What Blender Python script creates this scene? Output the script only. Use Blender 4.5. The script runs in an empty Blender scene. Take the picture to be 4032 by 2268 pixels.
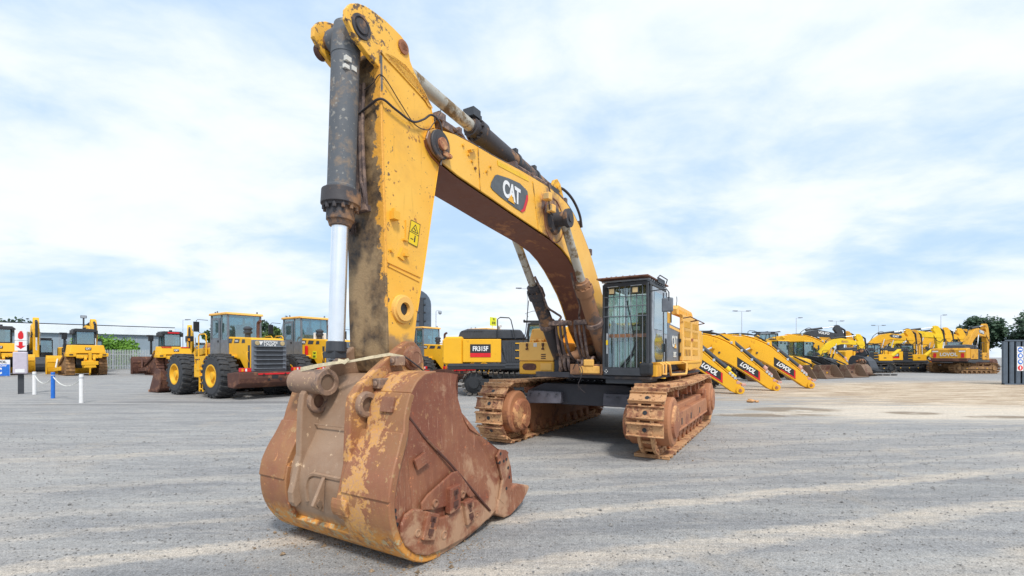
import bpy, bmesh, math, random
from mathutils import Vector, Matrix
random.seed(7)
R = math.radians
scene = bpy.context.scene
COL = scene.collection

# ------------------------------------------------------------------ helpers
class MB:
    """collects shapes into ONE mesh"""
    def __init__(s): s.bm = bmesh.new(); s.mi = 0
    def face(s, vs, smooth=False):
        try:
            f = s.bm.faces.new(vs)
        except ValueError:
            return
        f.material_index = s.mi; f.smooth = smooth
    def box(s, x0, x1, y0, y1, z0, z1, M=None):
        P = [Vector((x, y, z)) for x in (x0, x1) for y in (y0, y1) for z in (z0, z1)]
        if M: P = [M @ p for p in P]
        v = [s.bm.verts.new(p) for p in P]
        for q in ((0,1,3,2),(4,6,7,5),(0,4,5,1),(2,3,7,6),(0,2,6,4),(1,5,7,3)): s.face([v[i] for i in q])
        return s
    def hexa(s, P):
        v = [s.bm.verts.new(Vector(p)) for p in P]
        for q in ((0,1,2,3),(4,7,6,5),(0,4,5,1),(1,5,6,2),(2,6,7,3),(3,7,4,0)): s.face([v[i] for i in q])
        return s
    def prism(s, pts, y0, y1, M=None, axis='y'):
        """outline in (x,z), pushed out along y (axis z: outline (x,y); axis x: outline (y,z))"""
        def mk(p, t):
            if axis == 'y': q = Vector((p[0], t, p[1]))
            elif axis == 'z': q = Vector((p[0], p[1], t))
            else: q = Vector((t, p[0], p[1]))
            return M @ q if M else q
        a = [s.bm.verts.new(mk(p, y0)) for p in pts]; b = [s.bm.verts.new(mk(p, y1)) for p in pts]
        s.face(a); s.face(b[::-1])
        n = len(pts)
        for i in range(n): s.face([a[i], b[i], b[(i+1) % n], a[(i+1) % n]])
        return s
    def cyl(s, p0, p1, r0, r1=None, n=20, cap=True):
        p0 = Vector(p0); p1 = Vector(p1); r1 = r0 if r1 is None else r1
        d = (p1-p0).normalized(); u = d.orthogonal().normalized(); w = d.cross(u)
        A = []; B = []
        for i in range(n):
            t = 2*math.pi*i/n; q = u*math.cos(t)+w*math.sin(t)
            A.append(s.bm.verts.new(p0+q*r0)); B.append(s.bm.verts.new(p1+q*r1))
        for i in range(n): s.face([A[i], A[(i+1) % n], B[(i+1) % n], B[i]], True)
        if cap: s.face(A[::-1]); s.face(B)
        return s
    def ring(s, p0, p1, ro, ri, n=24):
        p0 = Vector(p0); p1 = Vector(p1); d = (p1-p0).normalized(); u = d.orthogonal().normalized(); w = d.cross(u)
        L = []
        for p, r in ((p0, ri), (p0, ro), (p1, ro), (p1, ri)):
            L.append([s.bm.verts.new(p+(u*math.cos(2*math.pi*i/n)+w*math.sin(2*math.pi*i/n))*r) for i in range(n)])
        for k in range(4):
            a = L[k]; b = L[(k+1) % 4]
            for i in range(n): s.face([a[i], a[(i+1) % n], b[(i+1) % n], b[i]], k in (1, 3))
        return s
    def lathe(s, c, d, prof, n=28, cap=True):
        """prof = (t, r) along unit direction d from c"""
        c = Vector(c); d = Vector(d).normalized(); u = d.orthogonal().normalized(); w = d.cross(u); L = []
        for t, r in prof:
            L.append([s.bm.verts.new(c+d*t+(u*math.cos(2*math.pi*i/n)+w*math.sin(2*math.pi*i/n))*max(r, 1e-4)) for i in range(n)])
        for k in range(len(L)-1):
            for i in range(n): s.face([L[k][i], L[k][(i+1) % n], L[k+1][(i+1) % n], L[k+1][i]], False)
        if cap: s.face(L[0][::-1]); s.face(L[-1])
        return s
    def tube(s, pts, r, n=8, curve=True, sub=6):
        P = [Vector(p) for p in pts]
        if curve and len(P) > 2:
            Q = [P[0]]+P+[P[-1]]; out = []
            for i in range(1, len(Q)-2):
                for k in range(sub):
                    t = k/sub; a, b, c, e = Q[i-1], Q[i], Q[i+1], Q[i+2]
                    out.append(0.5*((2*b)+(c-a)*t+(2*a-5*b+4*c-e)*t*t+(3*b-a-3*c+e)*t**3))
            out.append(P[-1]); P = out
        u = None; L = []
        for i, p in enumerate(P):
            d = ((P[i+1]-p) if i == 0 else (p-P[i-1]) if i == len(P)-1 else (P[i+1]-P[i-1])).normalized()
            if u is None: u = d.orthogonal().normalized()
            u = (u-d*u.dot(d)).normalized(); w = d.cross(u)
            L.append([s.bm.verts.new(p+(u*math.cos(2*math.pi*k/n)+w*math.sin(2*math.pi*k/n))*r) for k in range(n)])
        for a, b in zip(L, L[1:]):
            for k in range(n): s.face([a[k], a[(k+1) % n], b[(k+1) % n], b[k]], True)
        s.face(L[0][::-1]); s.face(L[-1])
        return s
    def band(s, cl, y0, y1):
        """box girder following (x, z, depth) centre line"""
        top = []; bot = []
        for i, (x, z, w) in enumerate(cl):
            a = cl[max(i-1, 0)]; b = cl[min(i+1, len(cl)-1)]
            dx, dz = b[0]-a[0], b[1]-a[1]; l = math.hypot(dx, dz); nx, nz = -dz/l, dx/l
            top.append((x+nx*w/2, z+nz*w/2)); bot.append((x-nx*w/2, z-nz*w/2))
        return s.prism(top+bot[::-1], y0, y1)
    def build(s, name, mats, parent=None, bevel=0.0, seg=2):
        bmesh.ops.recalc_face_normals(s.bm, faces=s.bm.faces)
        me = bpy.data.meshes.new(name); s.bm.to_mesh(me); s.bm.free()
        for m in (mats if isinstance(mats, (list, tuple)) else [mats]): me.materials.append(m)
        o = bpy.data.objects.new(name, me); COL.objects.link(o)
        if parent: o.parent = parent
        if any(p.use_smooth for p in me.polygons): me.set_sharp_from_angle(angle=R(38))
        if bevel:
            b = o.modifiers.new('bevel', 'BEVEL'); b.width = bevel; b.segments = seg; b.limit_method = 'ANGLE'; b.angle_limit = R(50)
        return o

def tag(o, label, cat, group=None, kind=None):
    if label: o['label'] = label
    if cat: o['category'] = cat
    if group: o['group'] = group
    if kind: o['kind'] = kind
    return o
def thing(name, label, cat, loc=(0, 0, 0), yaw=0, group=None, scale=1.0):
    o = bpy.data.objects.new(name, None); COL.objects.link(o)
    o.location = loc; o.rotation_euler = (0, 0, R(yaw)); o.scale = (scale,)*3; o.empty_display_size = .3
    return tag(o, label, cat, group)
def copy_tree(o, parent=None):
    c = o.copy(); COL.objects.link(c); c.parent = parent
    for ch in list(o.children): copy_tree(ch, c)
    return c
def copy_thing(o, label, loc, yaw, scale=None):
    c = copy_tree(o); c.location = loc; c.rotation_euler = (0, 0, R(yaw)); c['label'] = label
    if scale: c.scale = (scale,)*3
    return c
def chaikin(pts, n=2):
    for _ in range(n):
        o = []
        for i in range(len(pts)):
            a = pts[i]; b = pts[(i+1) % len(pts)]
            o += [(a[0]*.75+b[0]*.25, a[1]*.75+b[1]*.25), (a[0]*.25+b[0]*.75, a[1]*.25+b[1]*.75)]
        pts = o
    return pts
def text(s, size, M, mat, parent, name='lettering', off=.02, shear=0, depth=.004, sx=1.0, align='CENTER', space=1.0):
    cu = bpy.data.curves.new(name, 'FONT'); cu.body = s; cu.size = size; cu.offset = off*size; cu.shear = shear
    cu.extrude = depth; cu.align_x = align; cu.align_y = 'CENTER'; cu.space_character = space; cu.resolution_u = 4
    t = bpy.data.objects.new('tmp', cu); COL.objects.link(t)
    dg = bpy.context.evaluated_depsgraph_get()
    me = bpy.data.meshes.new_from_object(t.evaluated_get(dg))
    bpy.data.objects.remove(t); bpy.data.curves.remove(cu)
    me.transform(M @ Matrix.Diagonal((sx, 1, 1, 1))); me.materials.clear(); me.materials.append(mat)
    o = bpy.data.objects.new(name, me); COL.objects.link(o); o.parent = parent
    return o
def basis(o, ex, ey):
    """matrix whose local x,y axes run along ex, ey at origin o"""
    ex = Vector(ex).normalized(); ey = Vector(ey).normalized(); ez = ex.cross(ey).normalized(); ey = ez.cross(ex)
    M = Matrix((ex, ey, ez)).transposed().to_4x4(); M.translation = Vector(o)
    return M

# ------------------------------------------------------------------ materials
class NT:
    def __init__(s, name, clear=True):
        s.m = bpy.data.materials.new(name); s.m.use_nodes = True; s.t = s.m.node_tree
        s.b = s.t.nodes['Principled BSDF']; s.tc = s.t.nodes.new('ShaderNodeTexCoord')
    def n(s, ty, **k):
        x = s.t.nodes.new(ty)
        for a, v in k.items(): setattr(x, a, v)
        return x
    def l(s, a, b): s.t.links.new(a, b)
    def noise(s, scale, detail=4, rough=.55, vec=None, dist=0):
        x = s.n('ShaderNodeTexNoise'); x.inputs['Scale'].default_value = scale; x.inputs['Detail'].default_value = detail
        x.inputs['Roughness'].default_value = rough; x.inputs['Distortion'].default_value = dist
        s.l(vec or s.tc.outputs['Object'], x.inputs['Vector']); return x.outputs['Fac']
    def ramp(s, fac, a, b, ca=(0, 0, 0, 1), cb=(1, 1, 1, 1)):
        x = s.n('ShaderNodeValToRGB'); x.color_ramp.elements[0].position = a; x.color_ramp.elements[1].position = b
        x.color_ramp.elements[0].color = ca; x.color_ramp.elements[1].color = cb
        s.l(fac, x.inputs[0]); return x.outputs[0]
    def mix(s, fac, a, b):
        x = s.n('ShaderNodeMix', data_type='RGBA')
        if hasattr(fac, 'node'): s.l(fac, x.inputs[0])
        else: x.inputs[0].default_value = fac
        for v, i in ((a, 6), (b, 7)):
            if hasattr(v, 'node'): s.l(v, x.inputs[i])
            else: x.inputs[i].default_value = (*v, 1)
        return x.outputs[2]
    def math(s, op, a, b=None, c=None, clamp=False):
        x = s.n('ShaderNodeMath', operation=op); x.use_clamp = clamp
        for v, i in ((a, 0), (b, 1), (c, 2)):
            if v is None: continue
            if hasattr(v, 'node'): s.l(v, x.inputs[i])
            else: x.inputs[i].default_value = v
        return x.outputs[0]
    def map(s, scale=(1, 1, 1), rot=(0, 0, 0)):
        x = s.n('ShaderNodeMapping'); x.inputs['Scale'].default_value = scale; x.inputs['Rotation'].default_value = rot
        s.l(s.tc.outputs['Object'], x.inputs[0]); return x.outputs[0]
    def xyz(s):
        x = s.n('ShaderNodeSeparateXYZ'); s.l(s.tc.outputs['Object'], x.inputs[0]); return x.outputs
    def bump(s, h, strength=.3, dist=.02):
        x = s.n('ShaderNodeBump'); x.inputs['Strength'].default_value = strength; x.inputs['Distance'].default_value = dist
        s.l(h, x.inputs['Height']); s.l(x.outputs[0], s.b.inputs['Normal'])
    def out(s, col, rough=.5, metal=0.0, spec=.5):
        if hasattr(col, 'node'): s.l(col, s.b.inputs['Base Color'])
        else: s.b.inputs['Base Color'].default_value = (*col, 1)
        if hasattr(rough, 'node'): s.l(rough, s.b.inputs['Roughness'])
        else: s.b.inputs['Roughness'].default_value = rough
        s.b.inputs['Metallic'].default_value = metal; s.b.inputs['Specular IOR Level'].default_value = spec
        return s.m

def flat(name, col, rough=.5, metal=0.0, var=.12, sc=6, spec=.5):
    t = NT(name); d = tuple(c*(1-var*2.2) for c in col)
    f = t.ramp(t.noise(sc, 5, .6), .35, .65)
    t.bump(t.noise(sc*9, 2), .08, .004)
    return t.out(t.mix(f, d, col), rough, metal, spec)
def dirty(name, col, dirt, amount=.5, sc=3.0, fine=14, rough=.45, chip=None, bump=.15, metal=0.0, rand=False):
    """paint with grime patches: amount 0..1 shifts how much is covered"""
    t = NT(name); vec = None
    if rand:
        oi = t.n('ShaderNodeObjectInfo'); va = t.n('ShaderNodeVectorMath', operation='ADD'); sc_ = t.n('ShaderNodeVectorMath', operation='SCALE'); cx = t.n('ShaderNodeCombineXYZ')
        for i in range(3): t.l(oi.outputs['Random'], cx.inputs[i])
        t.l(cx.outputs[0], sc_.inputs[0]); sc_.inputs['Scale'].default_value = 37.0
        t.l(t.tc.outputs['Object'], va.inputs[0]); t.l(sc_.outputs[0], va.inputs[1]); vec = va.outputs[0]
    f = t.math('ADD', t.math('MULTIPLY', t.noise(sc, 6, .65, vec, dist=.4), .7), t.math('MULTIPLY', t.noise(fine, 4, .6, vec), .3))
    if rand: f = t.math('ADD', f, t.math('MULTIPLY', t.math('SUBTRACT', oi.outputs['Random'], .5), .10))
    th = .68-amount*.32
    m = t.ramp(f, th-.035, th+.05)
    shade = t.mix(t.ramp(t.noise(sc*.5, 3), .3, .7), tuple(c*.86 for c in col), col)
    c = t.mix(m, shade, dirt)
    if chip:
        c = t.mix(t.ramp(t.noise(fine*1.7, 3, .5, vec), .62, .67), c, chip)
    t.bump(t.noise(fine*2, 4), bump, .01)
    return t.out(c, t.ramp(f, .3, .7, (rough, rough, rough, 1), (.85, .85, .85, 1)), metal)

YEL = (.86, .44, .04); YELB = (.84, .44, .012)
M = {}
M['paint'] = dirty('yellow_paint', YEL, (.42, .19, .03), .12, 2.2, 16, .38, bump=.06)
M['paint_worn'] = dirty('worn_yellow_paint', YEL, (.16, .075, .03), .40, 2.6, 15, .45, chip=(.07, .04, .025))
M['boomgrime'] = dirty('oily_underside', (.22, .085, .055), (.46, .20, .085), .42, 1.1, 8, .5)
M['yel2'] = dirty('yellow_machine_paint', YELB, (.46, .21, .02), .16, 1.5, 9, .42, bump=.05)
M['yel3'] = dirty('ochre_machine_paint', (.70, .34, .018), (.30, .13, .02), .36, 1.2, 8, .5)
M['yel4'] = dirty('lemon_machine_paint', (.85, .56, .008), (.6, .36, .02), .2, 1.5, 9, .45, bump=.05)
M['pale'] = dirty('sunfaded_yellow_paint', (.90, .50, .12), (.62, .30, .07), .3, 2, 14, .55, bump=.05)
M['black'] = flat('black_paint', (.022, .024, .028), .45)
M['dark'] = flat('dark_grey_paint', (.045, .05, .06), .5)
M['grey'] = flat('mid_grey_paint', (.16, .18, .21), .5)
M['lgrey'] = flat('light_grey_paint', (.36, .40, .45), .45)
M['barrel'] = dirty('grimy_grey_cylinder', (.11, .12, .135), (.22, .17, .13), .45, 3.0, 13, .55, chip=(.25, .24, .22), bump=.3)
M['barrel2'] = dirty('oily_cylinder', (.055, .05, .055), (.30, .16, .08), .42, 2.0, 10, .5, bump=.3)
M['barrel3'] = dirty('dusty_brown_cylinder', (.32, .16, .08), (.12, .09, .08), .42, 1.8, 12, .55, bump=.3)
M['chrome'] = flat('chrome_rod', (.90, .92, .95), .27, .9, .03)
M['chromed'] = dirty('dull_rod', (.62, .58, .50), (.28, .20, .12), .45, 4, 18, .35, metal=.7)
M['rust'] = dirty('rusty_steel', (.36, .14, .07), (.58, .31, .14), .45, 2.5, 16, .62, chip=(.12, .05, .03), bump=.3)
M['rustd'] = dirty('dark_rusty_steel', (.10, .04, .028), (.20, .09, .05), .4, 2.5, 16, .7, bump=.3)
M['tracktan'] = dirty('dusty_track_steel', (.56, .31, .15), (.27, .115, .06), .46, 3.0, 12, .6, chip=(.10, .05, .035), bump=.45, rand=True)
M['trackfr'] = dirty('dusty_rust_frame', (.44, .19, .09), (.26, .10, .055), .42, 2.0, 11, .65, bump=.3)
M['under'] = dirty('dark_undercarriage', (.042, .042, .052), (.10, .08, .07), .4, 1.5, 9, .6)
M['rubber'] = flat('tyre_rubber', (.045, .048, .055), .75, 0, .2, 5)
M['tread'] = flat('tyre_tread_rubber', (.06, .062, .066), .85, 0, .25, 8)
M['bgtrack'] = dirty('grey_track_steel', (.10, .095, .09), (.20, .15, .11), .45, 3, 12, .7)
M['bgtrackb'] = dirty('brown_track_steel', (.22, .12, .055), (.36, .2, .08), .45, 3, 12, .7)
M['soil'] = dirty('soil_polished_bucket', (.20, .13, .085), (.12, .05, .035), .45, 1.2, 8, .6)
M['white'] = flat('white_paint', (.80, .80, .80), .5, 0, .04)
M['cream'] = flat('weathered_white_sticker', (.74, .72, .66), .55, 0, .12, 12)
M['red'] = flat('red_paint', (.70, .012, .02), .4, 0, .08)
M['blue'] = flat('blue_paint', (.015, .16, .62), .45, 0, .08)
M['sgreen'] = flat('hi_vis_yellow', (.80, .85, .03), .5, 0, .04)
M['strap'] = flat('webbing_strap', (.72, .62, .42), .8, 0, .15, 20)
M['hose'] = flat('rubber_hose', (.05, .04, .042), .5, 0, .2)
M['hosed'] = dirty('dusty_hose', (.12, .085, .08), (.28, .19, .15), .5, 5, 20, .7)
M['amber'] = flat('amber_lens', (.9, .32, .01), .25)
M['lamp'] = flat('work_lamp_lens', (.55, .42, .22), .3)
M['box'] = flat('translucent_cabinet', (.55, .50, .58), .35, 0, .05)
M['wall'] = flat('shed_cladding', (.27, .34, .40), .6, 0, .06, .3)
M['roofw'] = flat('shed_white_fascia', (.78, .84, .88), .6, 0, .04, .3)
M['galv'] = flat('galvanised_steel', (.52, .56, .60), .5, .2, .1)
M['cont'] = flat('grey_corrugated_steel', (.085, .115, .155), .5, 0, .12, 2)
M['bark'] = flat('bark', (.09, .065, .045), .9, 0, .2)
M['stone'] = flat('loose_stones', (.33, .32, .31), .9, 0, .3, 40)
M['rope'] = flat('white_rope', (.70, .70, .66), .8, 0, .1)
M['rag'] = flat('pink_plastic_wrap', (.66, .36, .30), .6, 0, .2)
M['block'] = flat('timber_block', (.34, .33, .33), .8, 0, .2)

def leafmat(name, a, b):
    t = NT(name); f = t.n('ShaderNodeObjectInfo')
    c = t.mix(t.ramp(t.noise(1.1, 3), .35, .65), a, b)
    t.b.inputs['Subsurface Weight'].default_value = 0
    return t.out(c, .7)
M['leaf'] = leafmat('leaf_green', (.028, .060, .018), (.085, .15, .03))
M['leafb'] = leafmat('bright_leaf_green', (.06, .16, .01), (.14, .30, .02))
M['leafd'] = leafmat('dark_leaf_green', (.018, .045, .028), (.05, .10, .045))

def glass(name, tint, mixf=.5, dirt=0.0):
    t = NT(name); t.t.nodes.remove(t.b)
    o = t.t.nodes['Material Output']
    tr = t.n('ShaderNodeBsdfTransparent'); tr.inputs[0].default_value = (*tint, 1)
    gl = t.n('ShaderNodeBsdfGlossy'); gl.inputs['Roughness'].default_value = .05; gl.inputs[0].default_value = (.85, .95, 1, 1)
    df = t.n('ShaderNodeBsdfDiffuse'); df.inputs[0].default_value = (.35, .45, .42, 1)
    m1 = t.n('ShaderNodeMixShader'); m1.inputs[0].default_value = mixf; t.l(tr.outputs[0], m1.inputs[1]); t.l(gl.outputs[0], m1.inputs[2])
    m2 = t.n('ShaderNodeMixShader'); t.l(t.math('MULTIPLY', t.noise(3, 4), dirt), m2.inputs[0])
    t.l(m1.outputs[0], m2.inputs[1]); t.l(df.outputs[0], m2.inputs[2]); t.l(m2.outputs[0], o.inputs[0])
    return t.m
M['glass'] = glass('cab_glass', (.72, .82, .79), .17, .10)
M['bglass'] = glass('tinted_window_glass', (.50, .70, .74), .22, .2)
M['sideglass'] = glass('reflecting_door_glass', (.45, .5, .5), .55, .2)

# stick: the front plate is caked with oily dirt that breaks up towards the machine's left edge
def stick_front():
    t = NT('peeling_dirty_front_plate'); X = t.xyz()
    n1 = t.noise(5.5, 6, .7, dist=.3); n2 = t.noise(17, 5, .65)
    e = t.math('ADD', t.math('MULTIPLY', t.math('SUBTRACT', X[1], .13), 1.05), t.math('MULTIPLY', t.math('SUBTRACT', X[2], 3.3), .008))
    f = t.math('ADD', e, t.math('MULTIPLY', n1, .62)); f = t.math('ADD', f, t.math('MULTIPLY', n2, .32))
    # lower end all mud
    low = t.n('ShaderNodeMapRange'); t.l(X[2], low.inputs[0]); low.inputs[1].default_value = 2.15; low.inputs[2].default_value = 3.0
    low.inputs[3].default_value = .25; low.inputs[4].default_value = 0.0
    f = t.math('SUBTRACT', f, low.outputs[0])
    m = t.ramp(f, .565, .59)
    d = t.mix(t.ramp(t.noise(7, 5, .7), .35, .62), (.035, .025, .02), (.20, .125, .06))
    d = t.mix(t.ramp(t.noise(2.2, 4), .48, .6), d, (.33, .22, .11))
    t.bump(t.math('ADD', n2, t.math('MULTIPLY', m, -.6)), .5, .02)
    return t.out(t.mix(m, d, (.80, .38, .05)), .6)
M['stickfront'] = stick_front()
def stick_side():
    t = NT('stick_side_paint'); X = t.xyz()
    n1 = t.noise(4, 6, .65); n2 = t.noise(22, 4, .6)
    mr = t.n('ShaderNodeMapRange'); t.l(X[2], mr.inputs[0]); mr.inputs[1].default_value = 2.45; mr.inputs[2].default_value = 1.95
    mr.inputs[3].default_value = 0; mr.inputs[4].default_value = .6
    low = t.ramp(t.math('ADD', t.math('MULTIPLY', n1, .6), mr.outputs[0]), .55, .68)
    spots = t.ramp(t.math('ADD', t.math('MULTIPLY', n2, .6), t.math('MULTIPLY', t.noise(3, 3), .4)), .61, .63)
    em = t.n('ShaderNodeMapRange'); t.l(X[0], em.inputs[0]); em.inputs[1].default_value = 7.88; em.inputs[2].default_value = 8.12; em.inputs[3].default_value = 0; em.inputs[4].default_value = .125
    chips = t.ramp(t.math('ADD', t.noise(13, 5, .7), em.outputs[0]), .66, .68)
    c = t.mix(t.ramp(t.noise(1.1, 3), .3, .7), (.85, .41, .028), (.90, .50, .07))
    c = t.mix(spots, c, (.36, .15, .03))
    c = t.mix(chips, c, (.15, .09, .05))
    c = t.mix(t.math('MULTIPLY', t.ramp(t.noise(1.7, 6, .7, dist=.5), .54, .72), .45), c, (.60, .30, .05))
    c = t.mix(low, c, (.36, .22, .10))
    streak = t.ramp(t.noise(3, 5, .6, t.map((6, 6, .5))), .62, .72)
    c = t.mix(t.math('MULTIPLY', streak, .4), c, (.5, .22, .02))
    t.bump(n2, .08, .01)
    return t.out(c, .38)
M['stickside'] = stick_side()
def boom_side():
    t = NT('boom_side_paint'); X = t.xyz(); n1 = t.noise(3.0, 6, .65, dist=.3); n2 = t.noise(20, 4)
    a = t.n('ShaderNodeVectorMath', operation='DISTANCE'); t.l(t.tc.outputs['Object'], a.inputs[0]); a.inputs[1].default_value = (4.15, .45, 4.45)
    near = t.n('ShaderNodeMapRange'); t.l(a.outputs['Value'], near.inputs[0]); near.inputs[1].default_value = .15; near.inputs[2].default_value = .8
    near.inputs[3].default_value = .42; near.inputs[4].default_value = 0
    b = t.n('ShaderNodeVectorMath', operation='DISTANCE'); t.l(t.tc.outputs['Object'], b.inputs[0]); b.inputs[1].default_value = (7.35, .4, 4.45)
    nb = t.n('ShaderNodeMapRange'); t.l(b.outputs['Value'], nb.inputs[0]); nb.inputs[1].default_value = .15; nb.inputs[2].default_value = .5
    nb.inputs[3].default_value = .35; nb.inputs[4].default_value = 0
    lo = t.n('ShaderNodeMapRange'); t.l(X[2], lo.inputs[0]); lo.inputs[1].default_value = 3.1; lo.inputs[2].default_value = 2.0
    lo.inputs[3].default_value = 0; lo.inputs[4].default_value = .3
    f = t.math('ADD', t.math('MULTIPLY', n1, .75), near.outputs[0]); f = t.math('ADD', f, nb.outputs[0]); f = t.math('ADD', f, lo.outputs[0])
    c = t.mix(t.ramp(t.noise(1.3, 3), .3, .7), (.85, .42, .035), (.90, .51, .08))
    c = t.mix(t.ramp(n2, .66, .70), c, (.40, .16, .03))
    c = t.mix(t.ramp(f, .53, .72), c, (.20, .095, .05))
    t.bump(n2, .08, .01)
    return t.out(c, .42)
M['boomside'] = boom_side()
def bucket_mat(name, a, b, edge, zlow=None, remnant=False):
    t = NT(name); X = t.xyz()
    n1 = t.noise(1.6, 6, .62, dist=.3); n2 = t.noise(9, 6, .7); n3 = t.noise(40, 4, .6)
    c = t.mix(t.ramp(n1, .42, .57), a, b)
    c = t.mix(t.math('MULTIPLY', t.ramp(t.noise(.9, 5, .6, dist=.6), .52, .60), .6), c, tuple(x*.72 for x in a))
    c = t.mix(t.math('MULTIPLY', t.ramp(t.noise(3, 6, .7, t.map((5, 5, .7))), .52, .62), .5), c, tuple(x*1.25 for x in b))
    c = t.mix(t.ramp(n2, .60, .66), c, edge)
    c = t.mix(t.math('MULTIPLY', t.ramp(n3, .60, .68), .55), c, (.60, .42, .26))
    c = t.mix(t.math('MULTIPLY', t.ramp(n2, .36, .30), .6), c, (.13, .055, .035))
    if zlow:
        mr = t.n('ShaderNodeMapRange'); t.l(X[2], mr.inputs[0]); mr.inputs[1].default_value = zlow; mr.inputs[2].default_value = zlow-.14
        f = t.math('MULTIPLY', mr.outputs[0], t.ramp(n2, .40, .5))
        c = t.mix(f, c, (.62, .27, .05))
        f2 = t.math('MULTIPLY', mr.outputs[0], t.ramp(t.noise(14, 5, .7), .52, .60))
        c = t.mix(f2, c, (.46, .40, .24))
    if not zlow:
        mr = t.n('ShaderNodeMapRange'); t.l(X[2], mr.inputs[0]); mr.inputs[1].default_value = .95; mr.inputs[2].default_value = .25; mr.inputs[3].default_value = -.12; mr.inputs[4].default_value = .10
        c = t.mix(t.math('MULTIPLY', t.ramp(t.math('ADD', t.noise(2.4, 6, .65, dist=.5), mr.outputs[0]), .50, .62), .75), c, (.47, .29, .175))
        c = t.mix(t.math('MULTIPLY', t.ramp(t.noise(4, 5, .75, t.map((9, 1, .6), (0, .6, 0))), .60, .66), .55), c, (.58, .36, .24))
    if remnant:
        dd = t.math('ABSOLUTE', t.math('SUBTRACT', X[1], .66)); f3 = t.n('ShaderNodeMapRange'); t.l(dd, f3.inputs[0]); f3.inputs[1].default_value = .05; f3.inputs[2].default_value = .36; f3.inputs[3].default_value = .11; f3.inputs[4].default_value = -.08
        m3 = t.ramp(t.math('ADD', t.noise(6, 6, .7, dist=.4), f3.outputs[0]), .56, .60)
        c = t.mix(t.math('MULTIPLY', m3, .62), c, (.74, .40, .11))
        c = t.mix(t.math('MULTIPLY', m3, t.ramp(n3, .50, .56)), c, (.50, .27, .14))
    t.bump(t.math('ADD', n2, t.math('MULTIPLY', n3, .4)), .35, .012)
    return t.out(c, .6)
M['bside'] = bucket_mat('red_brown_bucket_plate', (.31, .075, .032), (.46, .17, .075), (.62, .32, .14))
M['bback'] = bucket_mat('ochre_rust_bucket_back', (.64, .31, .11), (.49, .19, .085), (.80, .52, .22), zlow=.46, remnant=True)
M['bossgrey'] = dirty('worn_boss_steel', (.30, .19, .13), (.14, .10, .085), .42, 3.0, 15, .5, chip=(.5, .34, .2), bump=.25)
M['bmid'] = bucket_mat('tan_dusty_bucket_back', (.62, .46, .31), (.50, .34, .21), (.68, .50, .34), zlow=.40)
M['bpad'] = bucket_mat('wear_pad_steel', (.40, .17, .09), (.54, .27, .15), (.66, .40, .22))

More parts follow.
